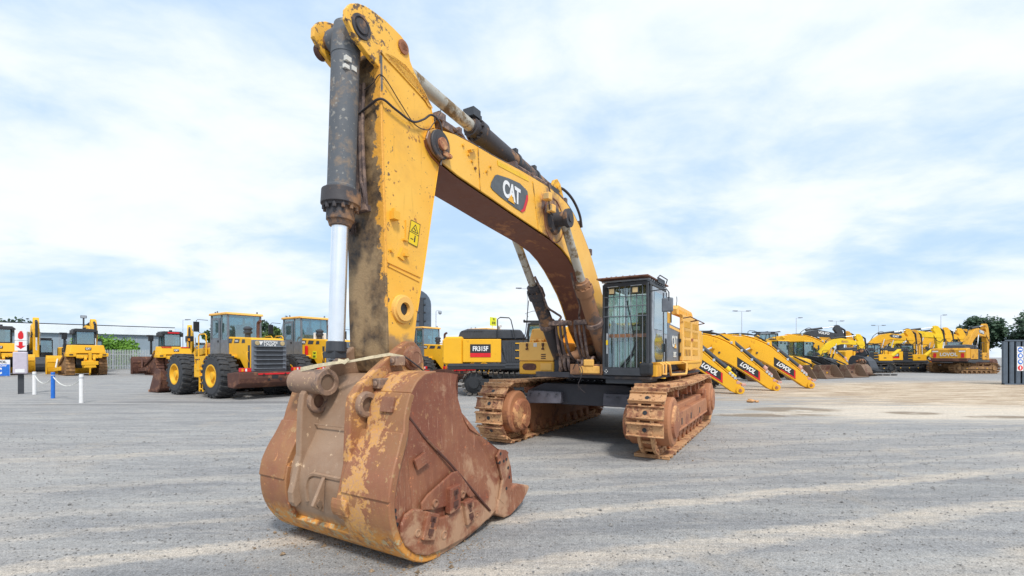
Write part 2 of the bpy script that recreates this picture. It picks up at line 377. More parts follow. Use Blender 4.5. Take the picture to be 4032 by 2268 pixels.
# ground: gravel with dusty wheel strips and tan dirt
def ground_mat():
    t = NT('gravel_yard'); X = t.xyz()
    n_big = t.noise(.09, 5, .6); n_mid = t.noise(.7, 6, .65)
    streak = t.noise(1.0, 7, .68, t.map((.22, 1.9, 1), (0, 0, R(-16))), dist=.5)
    st2 = t.noise(3.0, 5, .65, t.map((.35, 2.2, 1), (0, 0, R(-13))))
    fine = t.noise(55, 3, .7); fine2 = t.noise(140, 2, .6)
    vo = t.n('ShaderNodeTexVoronoi'); vo.inputs['Scale'].default_value = 45; t.l(t.tc.outputs['Object'], vo.inputs['Vector'])
    c = t.mix(t.ramp(streak, .36, .64), (.215, .215, .22), (.315, .31, .30))
    c = t.mix(t.math('MULTIPLY', t.ramp(st2, .5, .66), .4), c, (.40, .375, .345))
    c = t.mix(t.math('MULTIPLY', t.ramp(n_mid, .56, .70), .5), c, (.38, .33, .27))
    c = t.mix(t.math('MULTIPLY', t.ramp(n_big, .50, .66), .45), c, (.42, .38, .34))
    # two straight wheel strips running to the right and away
    wob = t.math('MULTIPLY', t.math('SUBTRACT', t.noise(.8, 4), .5), .35)
    base = t.math('SUBTRACT', X[1], t.math('MULTIPLY', X[0], .285))
    base = t.math('ADD', base, wob)
    rag = t.math('MULTIPLY', t.math('SUBTRACT', t.noise(6, 5, .7), .5), .30)
    for off, w, k in ((5.66, .15, .6), (4.32, .20, .6), (8.9, .2, .22), (7.5, .16, .2), (3.1, .2, .3), (11.5, .25, .3), (6.6, .1, .25)):
        d = t.math('ABSOLUTE', t.math('SUBTRACT', base, off)); d = t.math('ADD', d, rag)
        f = t.ramp(d, w*.7, w*1.3, (1, 1, 1, 1), (0, 0, 0, 1))
        c = t.mix(t.math('MULTIPLY', t.math('MULTIPLY', f, k), t.ramp(st2, .34, .56, (.35, .35, .35, 1))), c, (.53, .46, .375))
    for off in (5.05,):
        d = t.math('ABSOLUTE', t.math('SUBTRACT', base, off)); f = t.ramp(t.math('ADD', d, rag), .15, .45, (1, 1, 1, 1), (0, 0, 0, 1))
        c = t.mix(t.math('MULTIPLY', f, .25), c, (.17, .175, .18))
    # tan dirt far right
    def blob(cx, cy, rx, ry, soft, namp):
        a = t.math('DIVIDE', t.math('SUBTRACT', X[0], cx), rx); b = t.math('DIVIDE', t.math('SUBTRACT', X[1], cy), ry)
        d = t.math('SQRT', t.math('ADD', t.math('MULTIPLY', a, a), t.math('MULTIPLY', b, b)))
        d = t.math('ADD', d, t.math('MULTIPLY', t.math('SUBTRACT', streak, .5), namp))
        return t.ramp(d, 1-soft, 1, (1, 1, 1, 1), (0, 0, 0, 1))
    tan = t.mix(t.ramp(t.noise(1.4, 6, .7, t.map((.3, 1.5, 1), (0, 0, R(-10)))), .42, .60), (.33, .235, .15), (.60, .495, .37))
    c = t.mix(t.math('MULTIPLY', blob(33, 25, 27, 13.5, .35, 1.5), .95), c, tan)
    c = t.mix(t.math('MULTIPLY', blob(16, 16.5, 10, 3.2, .5, 1.8), .75), c, (.60, .52, .42))
    # churned dark earth rows
    for cx, cy, rx, ry in ((8.7, 15.6, 2.4, .55), (10.3, 17.3, 1.9, 1.0), (13.9, 16.2, 1.1, .6), (15.9, 15.2, 1.4, .45)):
        c = t.mix(t.math('MULTIPLY', t.math('MULTIPLY', blob(cx, cy, rx, ry, .35, .8), t.ramp(n_mid, .36, .50)), .8), c, (.19, .145, .10))
    for cx, cy, rx, ry in ((-15.0, 20.2, 2.6, .5), (-17.8, 19.0, 3.4, .35), (-10.5, 20, 4, .7)):
        c = t.mix(t.math('MULTIPLY', blob(cx, cy, rx, ry, .5, 1.2), .55), c, (.13, .125, .13))
    med = t.noise(14, 6, .78); cl = t.noise(3.2, 6, .7)
    k1 = t.math('MULTIPLY', t.math('SUBTRACT', med, .5), 1.5); k2 = t.math('MULTIPLY', t.math('SUBTRACT', fine, .5), 2.1); k3 = t.math('MULTIPLY', t.math('SUBTRACT', fine2, .5), 1.2)
    k4 = t.math('MULTIPLY', t.math('SUBTRACT', cl, .5), .45)
    kk = t.math('ADD', t.math('ADD', t.math('ADD', k1, k2), t.math('ADD', k3, k4)), 1.04)
    kk = t.math('MINIMUM', t.math('MAXIMUM', kk, .25), 1.75)
    vm = t.n('ShaderNodeVectorMath', operation='SCALE'); t.l(c, vm.inputs[0]); t.l(kk, vm.inputs['Scale']); c = vm.outputs[0]
    h = t.math('ADD', t.math('MULTIPLY', fine, .6), t.math('MULTIPLY', vo.outputs['Distance'], -.5))
    h = t.math('ADD', h, t.math('MULTIPLY', n_mid, .8))
    t.bump(h, .55, .018)
    return t.out(c, .9, 0, .25)
M['ground'] = ground_mat()

# ------------------------------------------------------------------ world, sun, camera
def build_world():
    w = bpy.data.worlds.new('World'); scene.world = w; w.use_nodes = True; t = w.node_tree; N = t.nodes
    bg = N['Background']; sky = N.new('ShaderNodeTexSky'); sky.sky_type = 'NISHITA'; sky.sun_disc = False
    sky.sun_elevation = R(50); sky.sun_rotation = R(164); sky.air_density = 1.0; sky.dust_density = 1.2
    tc = N.new('ShaderNodeTexCoord'); sep = N.new('ShaderNodeSeparateXYZ'); t.links.new(tc.outputs['Generated'], sep.inputs[0])
    def m(op, a, b=None, clamp=False):
        x = N.new('ShaderNodeMath'); x.operation = op; x.use_clamp = clamp
        for v, i in ((a, 0), (b, 1)):
            if v is None: continue
            if hasattr(v, 'node'): t.links.new(v, x.inputs[i])
            else: x.inputs[i].default_value = v
        return x.outputs[0]
    z = m('ADD', m('MAXIMUM', sep.outputs[2], 0.0), .22)
    cmb = N.new('ShaderNodeCombineXYZ'); t.links.new(m('DIVIDE', sep.outputs[0], z), cmb.inputs[0]); t.links.new(m('DIVIDE', sep.outputs[1], z), cmb.inputs[1])
    def noise(sc, det, ro, dist, off):
        mp = N.new('ShaderNodeMapping'); mp.inputs['Location'].default_value = off; t.links.new(cmb.outputs[0], mp.inputs[0])
        mp.inputs['Scale'].default_value = (1, 1.25, 1)
        x = N.new('ShaderNodeTexNoise'); x.inputs['Scale'].default_value = sc; x.inputs['Detail'].default_value = det
        x.inputs['Roughness'].default_value = ro; x.inputs['Distortion'].default_value = dist; t.links.new(mp.outputs[0], x.inputs['Vector']); return x.outputs['Fac']
    a = noise(.85, 7, .52, .35, (3.1, 1.7, 0)); b = noise(3.0, 7, .58, .3, (9, 4, 0))
    f = m('ADD', m('MULTIPLY', a, .70), m('MULTIPLY', b, .30))
    rp = N.new('ShaderNodeValToRGB'); rp.color_ramp.interpolation = 'EASE'; t.links.new(f, rp.inputs[0])
    e = rp.color_ramp.elements; e[0].position = .34; e[0].color = (.78, .78, .78, 1); e[1].position = .56; e[1].color = (1, 1, 1, 1)
    # cloud tone: slightly blue-grey bases, white tops
    cr = N.new('ShaderNodeValToRGB'); cr.color_ramp.interpolation = 'EASE'; t.links.new(f, cr.inputs[0])
    e = cr.color_ramp.elements; e[0].position = .36; e[0].color = (.50, .68, .90, 1); e[1].position = .60; e[1].color = (.79, .83, .87, 1)
    sc = N.new('ShaderNodeVectorMath'); sc.operation = 'SCALE'; sc.inputs['Scale'].default_value = 10.0; t.links.new(cr.outputs[0], sc.inputs[0])
    mx = N.new('ShaderNodeMix'); mx.data_type = 'RGBA'; t.links.new(rp.outputs[0], mx.inputs[0]); t.links.new(sky.outputs[0], mx.inputs[6]); t.links.new(sc.outputs[0], mx.inputs[7])
    t.links.new(mx.outputs[2], bg.inputs[0]); bg.inputs[1].default_value = .10
build_world()
sun = bpy.data.lights.new('sun', 'SUN'); sun.energy = 2.5; sun.angle = R(9); sun.color = (1.0, .96, .90)
so = bpy.data.objects.new('sun', sun); COL.objects.link(so)
az = R(-74); el = R(50)   # sun stands to the right of and behind the camera
sd = Vector((math.cos(el)*math.cos(az), math.cos(el)*math.sin(az), math.sin(el)))
so.rotation_euler = sd.to_track_quat('Z', 'Y').to_euler()
cam = bpy.data.cameras.new('camera'); co = bpy.data.objects.new('camera', cam); COL.objects.link(co); scene.camera = co
co.location = (0, 0, 1.97); co.rotation_euler = (R(90), 0, 0)
cam.sensor_width = 36; cam.lens = 36*1180/2576; cam.shift_y = (896-724.5)/2576; cam.clip_end = 3000; cam.clip_start = .1
scene.view_settings.view_transform = 'Standard'; scene.view_settings.look = 'None'; scene.view_settings.exposure = .33

# ------------------------------------------------------------------ ground
g = MB(); g.box(-700, 700, -40, 1300, -.5, 0); tag(g.build('ground', M['ground']), None, None, kind='structure')
g = MB()
for i in range(8000):
    d = 3.3+9.5*random.random()**1.5; x = (random.random()-.5)*2.4*d; r = random.uniform(.003, .010)*(1+.10*d)
    if random.random() < .01: r *= 2.2
    c = Vector((x, d, r*.35)); a = random.random()*6
    v = [g.bm.verts.new(c+Vector((math.cos(a+k*1.57)*r*random.uniform(.7, 1.3), math.sin(a+k*1.57)*r*random.uniform(.7, 1.3), random.uniform(-.3, .3)*r))) for k in range(4)]
    tp = g.bm.verts.new(c+Vector((0, 0, r*.6)))
    for k in range(4): g.face([v[k], v[(k+1) % 4], tp])
tag(g.build('loose_gravel', M['stone']), None, None, kind='stuff')

# ------------------------------------------------------------------ the big excavator
EX = thing('crawler_excavator', 'huge old yellow crawler excavator in front, rusty bucket resting on the gravel', 'excavator', (2.53, 12.13, 0), 239)

# --- boom
BT = [(7.46, 4.55), (7.42, 4.66), (7.31, 4.73), (7.14, 4.77), (6.9, 4.82), (6.5, 4.85), (6.0, 4.87), (5.26, 4.93), (4.72, 4.955), (4.2, 4.97), (3.8, 4.95), (3.46, 4.90), (3.15, 4.80), (2.85, 4.63), (2.55, 4.42), (2.25, 4.17), (1.95, 3.87), (1.7, 3.6), (1.45, 3.3), (1.2, 2.95), (1.0, 2.6), (.82, 2.3), (.72, 2.1)]
BB = [(.8, 1.85), (1.0, 1.85), (1.25, 2.1), (1.5, 2.3), (1.8, 2.55), (2.05, 2.86), (2.25, 3.1), (2.45, 3.3), (2.75, 3.52), (3.05, 3.72), (3.36, 3.88), (3.7, 4.0), (4.2, 4.08), (4.93, 4.14), (5.52, 4.19), (6.04, 4.24), (6.5, 4.28), (6.85, 4.31), (7.14, 4.36), (7.33, 4.42), (7.43, 4.5)]
W = .35
b = MB()
# plates: side plates overhang the top and bottom plates slightly
b.mi = 0
b.prism(BT+BB, W-.03, W); b.prism(BT+BB, -W, -W+.03)
def inset(pts, d):
    out = []; n = len(pts)
    for i in range(n):
        a = Vector(pts[i-1]); c = Vector(pts[(i+1) % n]); t = (c-a).normalized(); out.append((pts[i][0]-t.y*-d*-1, pts[i][1]+t.x*-d*1))
    return out
ins = inset(BT+BB, .02)
b.mi = 1
v0 = [b.bm.verts.new((p[0], W-.03, p[1])) for p in ins]; v1 = [b.bm.verts.new((p[0], -W+.03, p[1])) for p in ins]
for i in range(len(ins)):
    j = (i+1) % len(ins); b.mi = 2 if i < len(BT)-1 else 1
    b.face([v0[i], v1[i], v1[j], v0[j]])
boom = b.build('boom', [M['boomside'], M['boomgrime'], M['paint_worn']], EX, .006, 1)
# edge welds / top rails of the boom
m = MB(); m.tube([(x, W-.02, z+.012) for x, z in BT[4:20]], .014, 6); m.tube([(x, -W+.02, z+.012) for x, z in BT[4:20]], .014, 6)
m.build('edge_strip', M['barrel2'], boom)
# nose boss with stick pin
m = MB(); m.lathe((7.22, W, 4.565), (0, 1, 0), [(0, .175), (.02, .175), (.03, .165), (.03, .11), (.035, .11)], 32)
m.lathe((7.22, -W, 4.565), (0, -1, 0), [(0, .175), (.02, .175), (.03, .165)], 32)
m.build('nose_boss', M['barrel2'], boom)
m = MB(); m.cyl((7.22, -.42, 4.565), (7.22, .42, 4.565), .075, n=24); m.box(7.05, 7.2, W+.02, W+.05, 4.44, 4.50); m.cyl((7.07, W, 4.46), (7.07, W+.07, 4.46), .022)
m.build('pivot_pin', M['rust'], boom, .006)
# welded doubler plate edge lines and bolts
m = MB()
m.prism([(4.84, 4.88), (4.815, 4.88), (4.615, 4.13), (4.64, 4.13)], W, W+.006); m.prism([(6.42, 4.84), (6.40, 4.84), (6.34, 4.27), (6.36, 4.27)], W, W+.006)
m.build('weld_seam', M['paint_worn'], boom)
m = MB()
for x, z in ((6.63, 4.66), (6.55, 4.60), (6.48, 4.53), (6.1, 4.68), (6.2, 4.58), (6.75, 4.74)): m.cyl((x, W, z), (x, W+.02, z), .02, n=6)
m.prism([(6.64, 4.72), (6.5, 4.78), (6.52, 4.74), (6.62, 4.69)], W, W+.05)
m.build('bolt_row', M['paint_worn'], boom)
m = MB(); m.prism([(5.92, 4.84), (4.98, 4.90), (4.97, 4.83), (5.9, 4.77)], W+.002, W+.006); m.build('warning_stripe', flat('bright_yellow_decal', (.86, .50, .0), .4, 0, .04), boom)
# emblem plate
y = W+.004
m = MB(); m.prism([(6.10, 4.40), (6.08, 4.47), (5.98, 4.60), (5.92, 4.63), (5.60, 4.68), (5.26, 4.71), (5.02, 4.66), (5.0, 4.60), (5.0, 4.52), (5.10, 4.32), (5.18, 4.27), (5.40, 4.28), (5.84, 4.33), (6.05, 4.37)], y, y+.004)
plate = m.build('emblem_plate', flat('faded_grey_decal', (.10, .11, .12), .5, 0, .12), boom)
m = MB(); m.prism([(5.0, 4.60), (5.0, 4.52), (5.10, 4.32), (5.18, 4.27), (5.25, 4.273), (5.16, 4.34), (5.07, 4.52), (5.06, 4.58)], y+.005, y+.008); m.build('red_corner', M['red'], plate)
Mt = basis((5.52, y+.006, 4.475), (-1, 0, -.03), (-.10, 0, 1))
text('CAT', .34, Mt, M['white'], plate, off=.035, sx=.80, space=.92)
m = MB(); m.prism([(5.64, 4.335), (5.44, 4.325), (5.535, 4.45)], y+.011, y+.014); m.build('yellow_triangle', M['paint'], plate)
# work lights on the boom
for (x, z) in ((4.50, 4.70), (4.36, 4.53)):
    m = MB(); m.box(x-.06, x+.06, .40, .53, z-.065, z+.065); lt = m.build('work_light', M['pale'], boom, .015)
    m = MB(); m.box(x+.06, x+.07, .415, .515, z-.05, z+.05); m.build('lens', M['lamp'], lt, .004)
m = MB(); m.tube([(4.42, .44, 4.92), (4.40, .46, 4.8), (4.46, .47, 4.62), (4.40, .47, 4.47), (4.3, .46, 4.44)], .012, 6); m.tube([(4.44, .46, 4.70), (4.30, .38, 4.72)], .015, 6, False); m.tube([(4.32, .46, 4.53), (4.22, .38, 4.50)], .015, 6, False)
m.build('cable', M['hose'], boom)
# hydraulic lines over the top of the boom
m = MB()
for k, (y0, r) in enumerate(((.16, .03), (.27, .03), (-.12, .03), (-.25, .03))):
    m.tube([(x, y0, z+.07+.01*k) for x, z in BT[7:19]], r, 8)
for x in (5.3, 4.7, 4.1, 3.4, 2.7, 2.1):
    zz = min(BT, key=lambda p: abs(p[0]-x))[1]; m.box(x-.04, x+.04, -.3, .32, zz-.01, zz+.12)
m.build('hydraulic_pipes', M['hosed'], boom)
m = MB()
m.tube([(7.25, .1, 4.95), (7.12, .1, 5.02), (7.0, .1, 4.98)], .028, 8); m.tube([(7.28, .1, 4.80), (7.31, .1, 4.93), (7.2, .1, 5.01)], .03, 8)
for y0 in (.02, .12, .22): m.tube([(7.05, y0, 4.98), (6.75, y0, 4.98), (6.62, y0, 4.97), (6.4, y0, 4.87), (6.0, y0, 4.91)], .026, 8)
m.box(6.86, 7.06, -.02, .27, 4.88, 4.96); m.box(7.0, 7.13, -.02, .27, 4.95, 5.05); m.box(6.66, 6.72, -.02, .27, 4.93, 5.02)
m.build('nose_pipes', M['hosed'], boom)
m = MB(); m.tube([(3.75, .18, 5.12), (3.45, .25, 5.20), (3.12, .32, 5.08), (2.86, .36, 4.84), (2.75, .36, 4.6)], .026, 8)
m.tube([(4.3, .1, 5.08), (4.0, .18, 5.12), (3.7, .18, 5.1)], .022, 8); m.box(3.7, 4.15, .02, .3, 4.97, 5.09)
m.build('loop_hose', M['hose'], boom)
# boom cylinder trunnion
m = MB(); m.cyl((4.02, -.62, 4.43), (4.02, .62, 4.43), .13, n=24); m.lathe((4.02, .35, 4.43), (0, 1, 0), [(0, .26), (.04, .24), (.05, .16)], 28); m.lathe((4.02, -.35, 4.43), (0, -1, 0), [(0, .26), (.04, .24), (.05, .16)], 28)
m.lathe((4.02, .60, 4.43), (0, 1, 0), [(0, .165), (.07, .165), (.07, .07), (.09, .07)], 24); m.lathe((4.02, -.60, 4.43), (0, -1, 0), [(0, .165), (.07, .165)], 24)
m.build('trunnion', M['barrel2'], boom)
tr = MB(); tr.ring((4.02, .34, 4.43), (4.02, .362, 4.43), .40, .385, 40); tr.build('weld_ring', M['boomgrime'], boom)

# --- stick
SW = .285
b = MB()
ear = [(7.82, 4.98), (8.10, 5.05), (8.30, 5.12), (8.46, 5.20), (8.565, 5.32), (8.56, 5.42), (8.51, 5.50), (8.42, 5.56), (8.32, 5.595), (8.2, 5.61), (8.05, 5.615), (7.93, 5.605), (7.80, 5.585), (7.72, 5.55), (7.68, 5.47), (7.66, 5.38), (7.60, 5.30)]
body = [(8.13, 5.22), (8.10, 5.30), (7.95, 5.33), (7.72, 5.33), (7.62, 5.28), (7.53, 5.20), (7.42, 5.12), (7.31, 5.02), (7.25, 4.90), (7.235, 4.75), (7.16, 4.45), (7.16, 4.33), (7.20, 4.18), (7.24, 3.95), (7.29, 3.70), (7.34, 3.43), (7.40, 3.15), (7.48, 2.78), (7.54, 2.50), (7.58, 2.25), (7.61, 2.05), (7.66, 1.88), (7.76, 1.75), (7.88, 1.72), (7.97, 1.80), (8.02, 1.97), (8.04, 2.5), (8.045, 3.0), (8.07, 3.6), (8.10, 4.3), (8.12, 4.8)]
b.mi = 0; b.prism(body, SW-.03, SW); b.prism(body, -SW, -SW+.03)
b.mi = 1
ins = inset(body, .0)
v0 = [b.bm.verts.new((p[0], SW-.03, p[1])) for p in body]; v1 = [b.bm.verts.new((p[0], -SW+.03, p[1])) for p in body]
for i in range(len(body)): j = (i+1) % len(body); b.face([v0[i], v1[i], v1[j], v0[j]])
# the front plate stands a little proud with its own edge
fp = [(8.135, 5.10), (8.115, 4.3), (8.085, 3.6), (8.06, 3.0), (8.055, 2.5), (8.035, 1.97), (7.98, 1.80), (7.95, 1.83), (8.0, 1.99), (8.02, 2.5), (8.03, 3.0), (8.05, 3.6), (8.08, 4.3), (8.10, 5.10)]
b.prism(fp, -SW-.012, SW+.012)
stick = b.build('stick', [M['stickside'], M['stickfront']], EX, .006, 1)
b = MB(); b.prism(ear, SW-.065, SW-.004); b.prism(ear, -SW+.004, -SW+.065); ears = b.build('ear_plates', M['stickside'], stick, .008)
b = MB(); b.lathe((8.38, SW-.01, 5.34), (0, 1, 0), [(0, .125), (.02, .12), (.022, .095), (.01, .09), (.01, .075), (.03, .07)], 32)
b.cyl((8.38, -.30, 5.34), (8.38, .28, 5.34), .08, n=28); b.build('bucket_cylinder_pin', M['barrel2'], stick)
b = MB(); b.lathe((8.42, -SW+.03, 5.25), (0, -1, 0), [(0, .085), (.06, .085), (.08, .06)], 20); b.build('pin_cap', M['rustd'], stick)
b = MB(); b.cyl((7.78, -.30, 5.47), (7.78, .30, 5.47), .06, n=24); b.lathe((7.78, SW, 5.47), (0, 1, 0), [(0, .078), (.012, .078), (.015, .05)], 24); b.build('stick_cylinder_pin', M['rust'], stick)
b = MB()
for x, z, r in ((8.42, 5.50, .033), (8.22, 5.44, .03), (8.04, 5.40, .03)): b.lathe((x, SW-.036, z), (0, 1, 0), [(0, r), (.03, r), (.03, r*.6), (.005, r*.55)], 16)
b.build('bolt_boss', M['rustd'], stick)
b = MB(); b.prism(body[:8][::-1]+[(7.30, 5.0), (7.36, 4.99), (7.47, 5.09), (7.58, 5.17), (7.66, 5.24), (7.74, 5.28), (7.94, 5.28), (8.06, 5.25), (8.08, 5.2)], SW, SW+.014); b.build('edge_rib', M['stickside'], stick, .004)
b = MB(); b.tube([(7.31, SW, 5.0), (7.24, SW, 4.75), (7.17, SW, 4.45)], .012, 6); b.tube([(7.17, SW, 4.33), (7.25, SW, 3.95), (7.41, SW, 3.15), (7.55, SW, 2.5)], .010, 6); b.build('edge_weld', M['stickside'], stick)
b = MB(); b.prism([(8.135, 5.18), (8.115, 5.18), (8.105, 4.83), (8.125, 4.80)], SW-.03, SW+.02); b.build('rubbing_strip', M['barrel'], stick)
# link pin eye near the bottom
b = MB(); b.lathe((7.80, SW, 2.50), (0, 1, 0), [(0, .165), (.03, .16), (.035, .14), (.055, .135), (.055, .075), (-.03, .07)], 36); b.build('pin_eye', M['pale'], stick)
b = MB(); b.cyl((7.80, SW+.002, 2.50), (7.80, SW+.012, 2.50), .072, n=28); b.build('pin_hole', M['black'], stick)
# raised strap, brackets, bolts on the side
b = MB(); b.prism([(8.03, 3.02), (7.50, 2.925), (7.51, 2.90), (8.03, 2.99)], SW, SW+.012); b.prism([(8.03, 2.965), (7.52, 2.86), (7.52, 2.845), (8.03, 2.95)], SW, SW+.01); b.build('raised_strap', M['stickside'], stick)
b = MB(); b.box(7.90, 7.99, SW, SW+.07, 3.47, 3.56); b.box(7.93, 7.95, SW, SW+.03, 3.56, 3.60)
b.prism([(7.82, 3.16), (7.80, 3.20), (7.72, 3.19), (7.74, 3.07), (7.79, 3.05), (7.87, 3.08)], SW, SW+.018); b.box(7.73, 7.80, SW, SW+.05, 3.10, 3.13)
b.cyl((7.97, SW, 3.13), (7.97, SW+.03, 3.13), .022, n=8); b.box(7.735, 7.75, SW, SW+.012, 3.30, 3.52); b.box(7.73, 7.79, SW, SW+.03, 3.28, 3.30)
b.build('bracket', M['paint'], stick)
# warning sticker: two squares with a triangle and a figure
y = SW+.003
b = MB(); b.prism([(7.655, 3.545), (7.505, 3.525), (7.555, 3.25), (7.705, 3.275)], y, y+.003); stk = b.build('warning_sticker', flat('sticker_yellow', (.85, .58, .0), .4, 0, .03), stick)
b = MB()
def seg2(bb, p, q, r, y0, y1):
    d = Vector((q[0]-p[0], q[1]-p[1])).normalized(); n = Vector((-d.y, d.x))*r
    bb.prism([(p[0]+n.x, p[1]+n.y), (q[0]+n.x, q[1]+n.y), (q[0]-n.x, q[1]-n.y), (p[0]-n.x, p[1]-n.y)], y0, y1)
T = [(7.655, 3.425), (7.545, 3.41), (7.585, 3.505)]
for i in range(3): seg2(b, T[i], T[(i+1) % 3], .0035, y+.004, y+.006)
Q = [(7.66, 3.545), (7.505, 3.525), (7.555, 3.25), (7.71, 3.275)]
for i in range(4): seg2(b, Q[i], Q[(i+1) % 4], .0025, y+.004, y+.006)
seg2(b, (7.68, 3.41), (7.53, 3.385), .0025, y+.004, y+.006); seg2(b, (7.61, 3.46), (7.58, 3.43), .006, y+.004, y+.006)
seg2(b, (7.595, 3.355), (7.605, 3.30), .009, y+.004, y+.006); seg2(b, (7.67, 3.33), (7.625, 3.325), .004, y+.004, y+.006); b.cyl((7.592, y+.004, 3.368), (7.592, y+.006, 3.368), .009, n=12)
b.build('pictogram', M['black'], stk)
# loose wire and hose hanging across the top of the stick
b = MB(); b.tube([(8.17, -.05, 4.60), (8.16, .12, 4.66), (8.14, .31, 4.71), (7.95, .33, 4.68), (7.68, .33, 4.66), (7.50, .34, 4.76), (7.38, .36, 4.86), (7.24, .37, 4.82), (7.17, .36, 4.63), (7.18, .35, 4.45), (7.20, .35, 4.32)], .013, 6)
b.build('loose_hose', M['hose'], stick)
b = MB(); b.tube([(8.16, .08, 4.86), (8.15, .2, 4.90), (8.12, .31, 4.97), (7.85, .31, 4.80), (7.62, .31, 4.66), (7.44, .34, 4.66), (7.35, .35, 4.76), (7.27, .36, 4.88), (7.22, .36, 4.95), (7.21, .36, 5.0)], .006, 5); b.build('loose_wire', M['hose'], stick)
# hydraulic pipes beside the barrel on the stick front
b = MB()
for y0 in (-.12, -.06, .0, .05): b.tube([(8.14, y0, 4.95), (8.15, y0+.01*math.sin(y0*90), 4.4), (8.13, y0, 3.9), (8.12, y0+.02, 3.62)], .02, 7)
b.tube([(8.16, .02, 3.9), (8.17, .09, 3.72), (8.15, .05, 3.6), (8.13, -.02, 3.66)], .016, 6); b.box(8.06, 8.17, -.12, .1, 3.56, 3.62)
b.build('stick_pipes', M['hosed'], stick)
b = MB()
for i in range(26):
    a = random.random()*6.28; p = Vector((8.10, -.20, 3.42)); q = [p+Vector((random.uniform(0, .05), random.uniform(-.08, .09), random.uniform(-.09, .09))) for _ in range(4)]
    b.tube(q, .0045, 4)
b.build('wire_tangle', M['hosed'], stick)

# --- bucket cylinder
b = MB(); A = Vector((8.35, .02, 5.34)); Z = Vector((8.48, .02, 1.98)); d = (Z-A).normalized(); P = lambda t: A+d*t
b.lathe(A, d, [(-.13, .08), (-.12, .128), (.0, .148), (.22, .150), (.225, .144), (.5, .144), (1.60, .142), (1.61, .148), (1.68, .148)], 36)
bc = b.build('bucket_cylinder', M['barrel'], EX)
b = MB(); b.lathe(P(1.63), d, [(0, .150), (.02, .195), (.17, .20), (.18, .175), (.20, .17)], 36)
for i in range(12):
    a = i*math.pi/6; n = Vector((math.cos(a), math.sin(a), 0)); b.cyl(P(1.80)+n*.165, P(1.86)+n*.165, .022, n=6)
b.lathe(P(1.80), d, [(0, .145), (.16, .142), (.17, .125), (.20, .115), (.22, .11)], 12); b.build('gland', M['barrel2'], bc, .004)
b = MB(); b.cyl(P(1.95), P(3.24), .085, n=40); b.build('rod', M['chrome'], bc)
b = MB(); b.lathe(P(3.22), d, [(0, .10), (.10, .105), (.12, .09)], 20); b.box(8.41, 8.56, -.08, .10, 1.95, 2.02); b.build('rod_foot', M['dark'], bc, .006)
b = MB(); b.cyl(P(-.0)+Vector((0, -.19, 0)), P(0)+Vector((0, .19, 0)), .13, n=28); b.build('rod_eye', M['barrel'], bc)
b = MB()
b.box(8.40, 8.47, .125, .165, 5.0, 5.05); b.box(8.34, 8.40, .135, .172, 4.93, 4.98); b.box(8.42, 8.48, .12, .16, 4.92, 4.96)
b.build('port_block', M['cream'], bc, .003)

# --- stick cylinder
def ram(name, a, c, tg, rb, rr, mb, mr, y=0, gl=.17, n=28):
    """hydraulic ram: barrel from a to the gland at fraction tg, rod on to c"""
    a = Vector(a); c = Vector(c); d = (c-a).normalized(); L = (c-a).length; g_ = L*tg
    k = MB(); k.lathe(a, d, [(-rb*.9, rb*.5), (-rb*.5, rb*.9), (0, rb), (g_-gl, rb)], n); k.cyl(a-Vector((0, rb*1.15, 0)), a+Vector((0, rb*1.15, 0)), rb*.8, n=n)
    o = k.build(name, mb, EX)
    k = MB(); k.lathe(a+d*(g_-gl), d, [(0, rb*1.02), (0.02, rb*1.2), (gl*.55, rb*1.2), (gl*.56, rb*.95), (gl*.9, rb*.95), (gl*.92, rr*1.25), (gl, rr*1.2)], n)
    for i in range(10):
        t = i*math.pi/5; u = d.orthogonal().normalized(); w = d.cross(u); q = a+d*(g_-gl*.45)+(u*math.cos(t)+w*math.sin(t))*rb*1.05; k.cyl(q, q+d*.035, .016, n=6)
    k.build('gland', mb, o)
    k = MB(); k.cyl(a+d*g_, c, rr, n=n); k.cyl(c-Vector((0, rr*1.25, 0)), c+Vector((0, rr*1.25, 0)), rr*1.6, n=n); k.build('rod', mr, o)
    return o
sc_ = ram('stick_cylinder', (3.62, 0, 5.16), (7.78, 0, 5.49), .60, .145, .088, M['barrel2'], M['chromed'], gl=.3)
m = MB()
for t in (.14, .30, .56): 
    p = Vector((3.62, 0, 5.16)).lerp(Vector((7.78, 0, 5.49)), t); m.ring(p-Vector((.03, 0, .002)), p+Vector((.03, 0, .002)), .165, .14, 28); m.box(p.x-.03, p.x+.05, -.05, .08, p.z+.14, p.z+.21)
m.tube([(6.0, -.06, 5.55), (5.8, -.08, 5.54), (5.0, -.08, 5.47), (4.1, -.08, 5.40), (3.8, -.06, 5.36)], .024, 7); m.box(5.98, 6.16, -.09, .10, 5.48, 5.60); m.box(5.95, 6.02, -.17, -.10, 5.3, 5.46)
m.build('clamp_and_pipe', M['dark'], sc_)
m = MB(); m.prism([(3.3, 4.93), (3.95, 4.96), (3.78, 5.26), (3.66, 5.32), (3.52, 5.26)], -.25, -.19); m.prism([(3.3, 4.93), (3.95, 4.96), (3.78, 5.26), (3.66, 5.32), (3.52, 5.26)], .19, .25); m.cyl((3.62, -.28, 5.16), (3.62, .28, 5.16), .07); m.build('cylinder_bracket', M['paint_worn'], boom, .005)

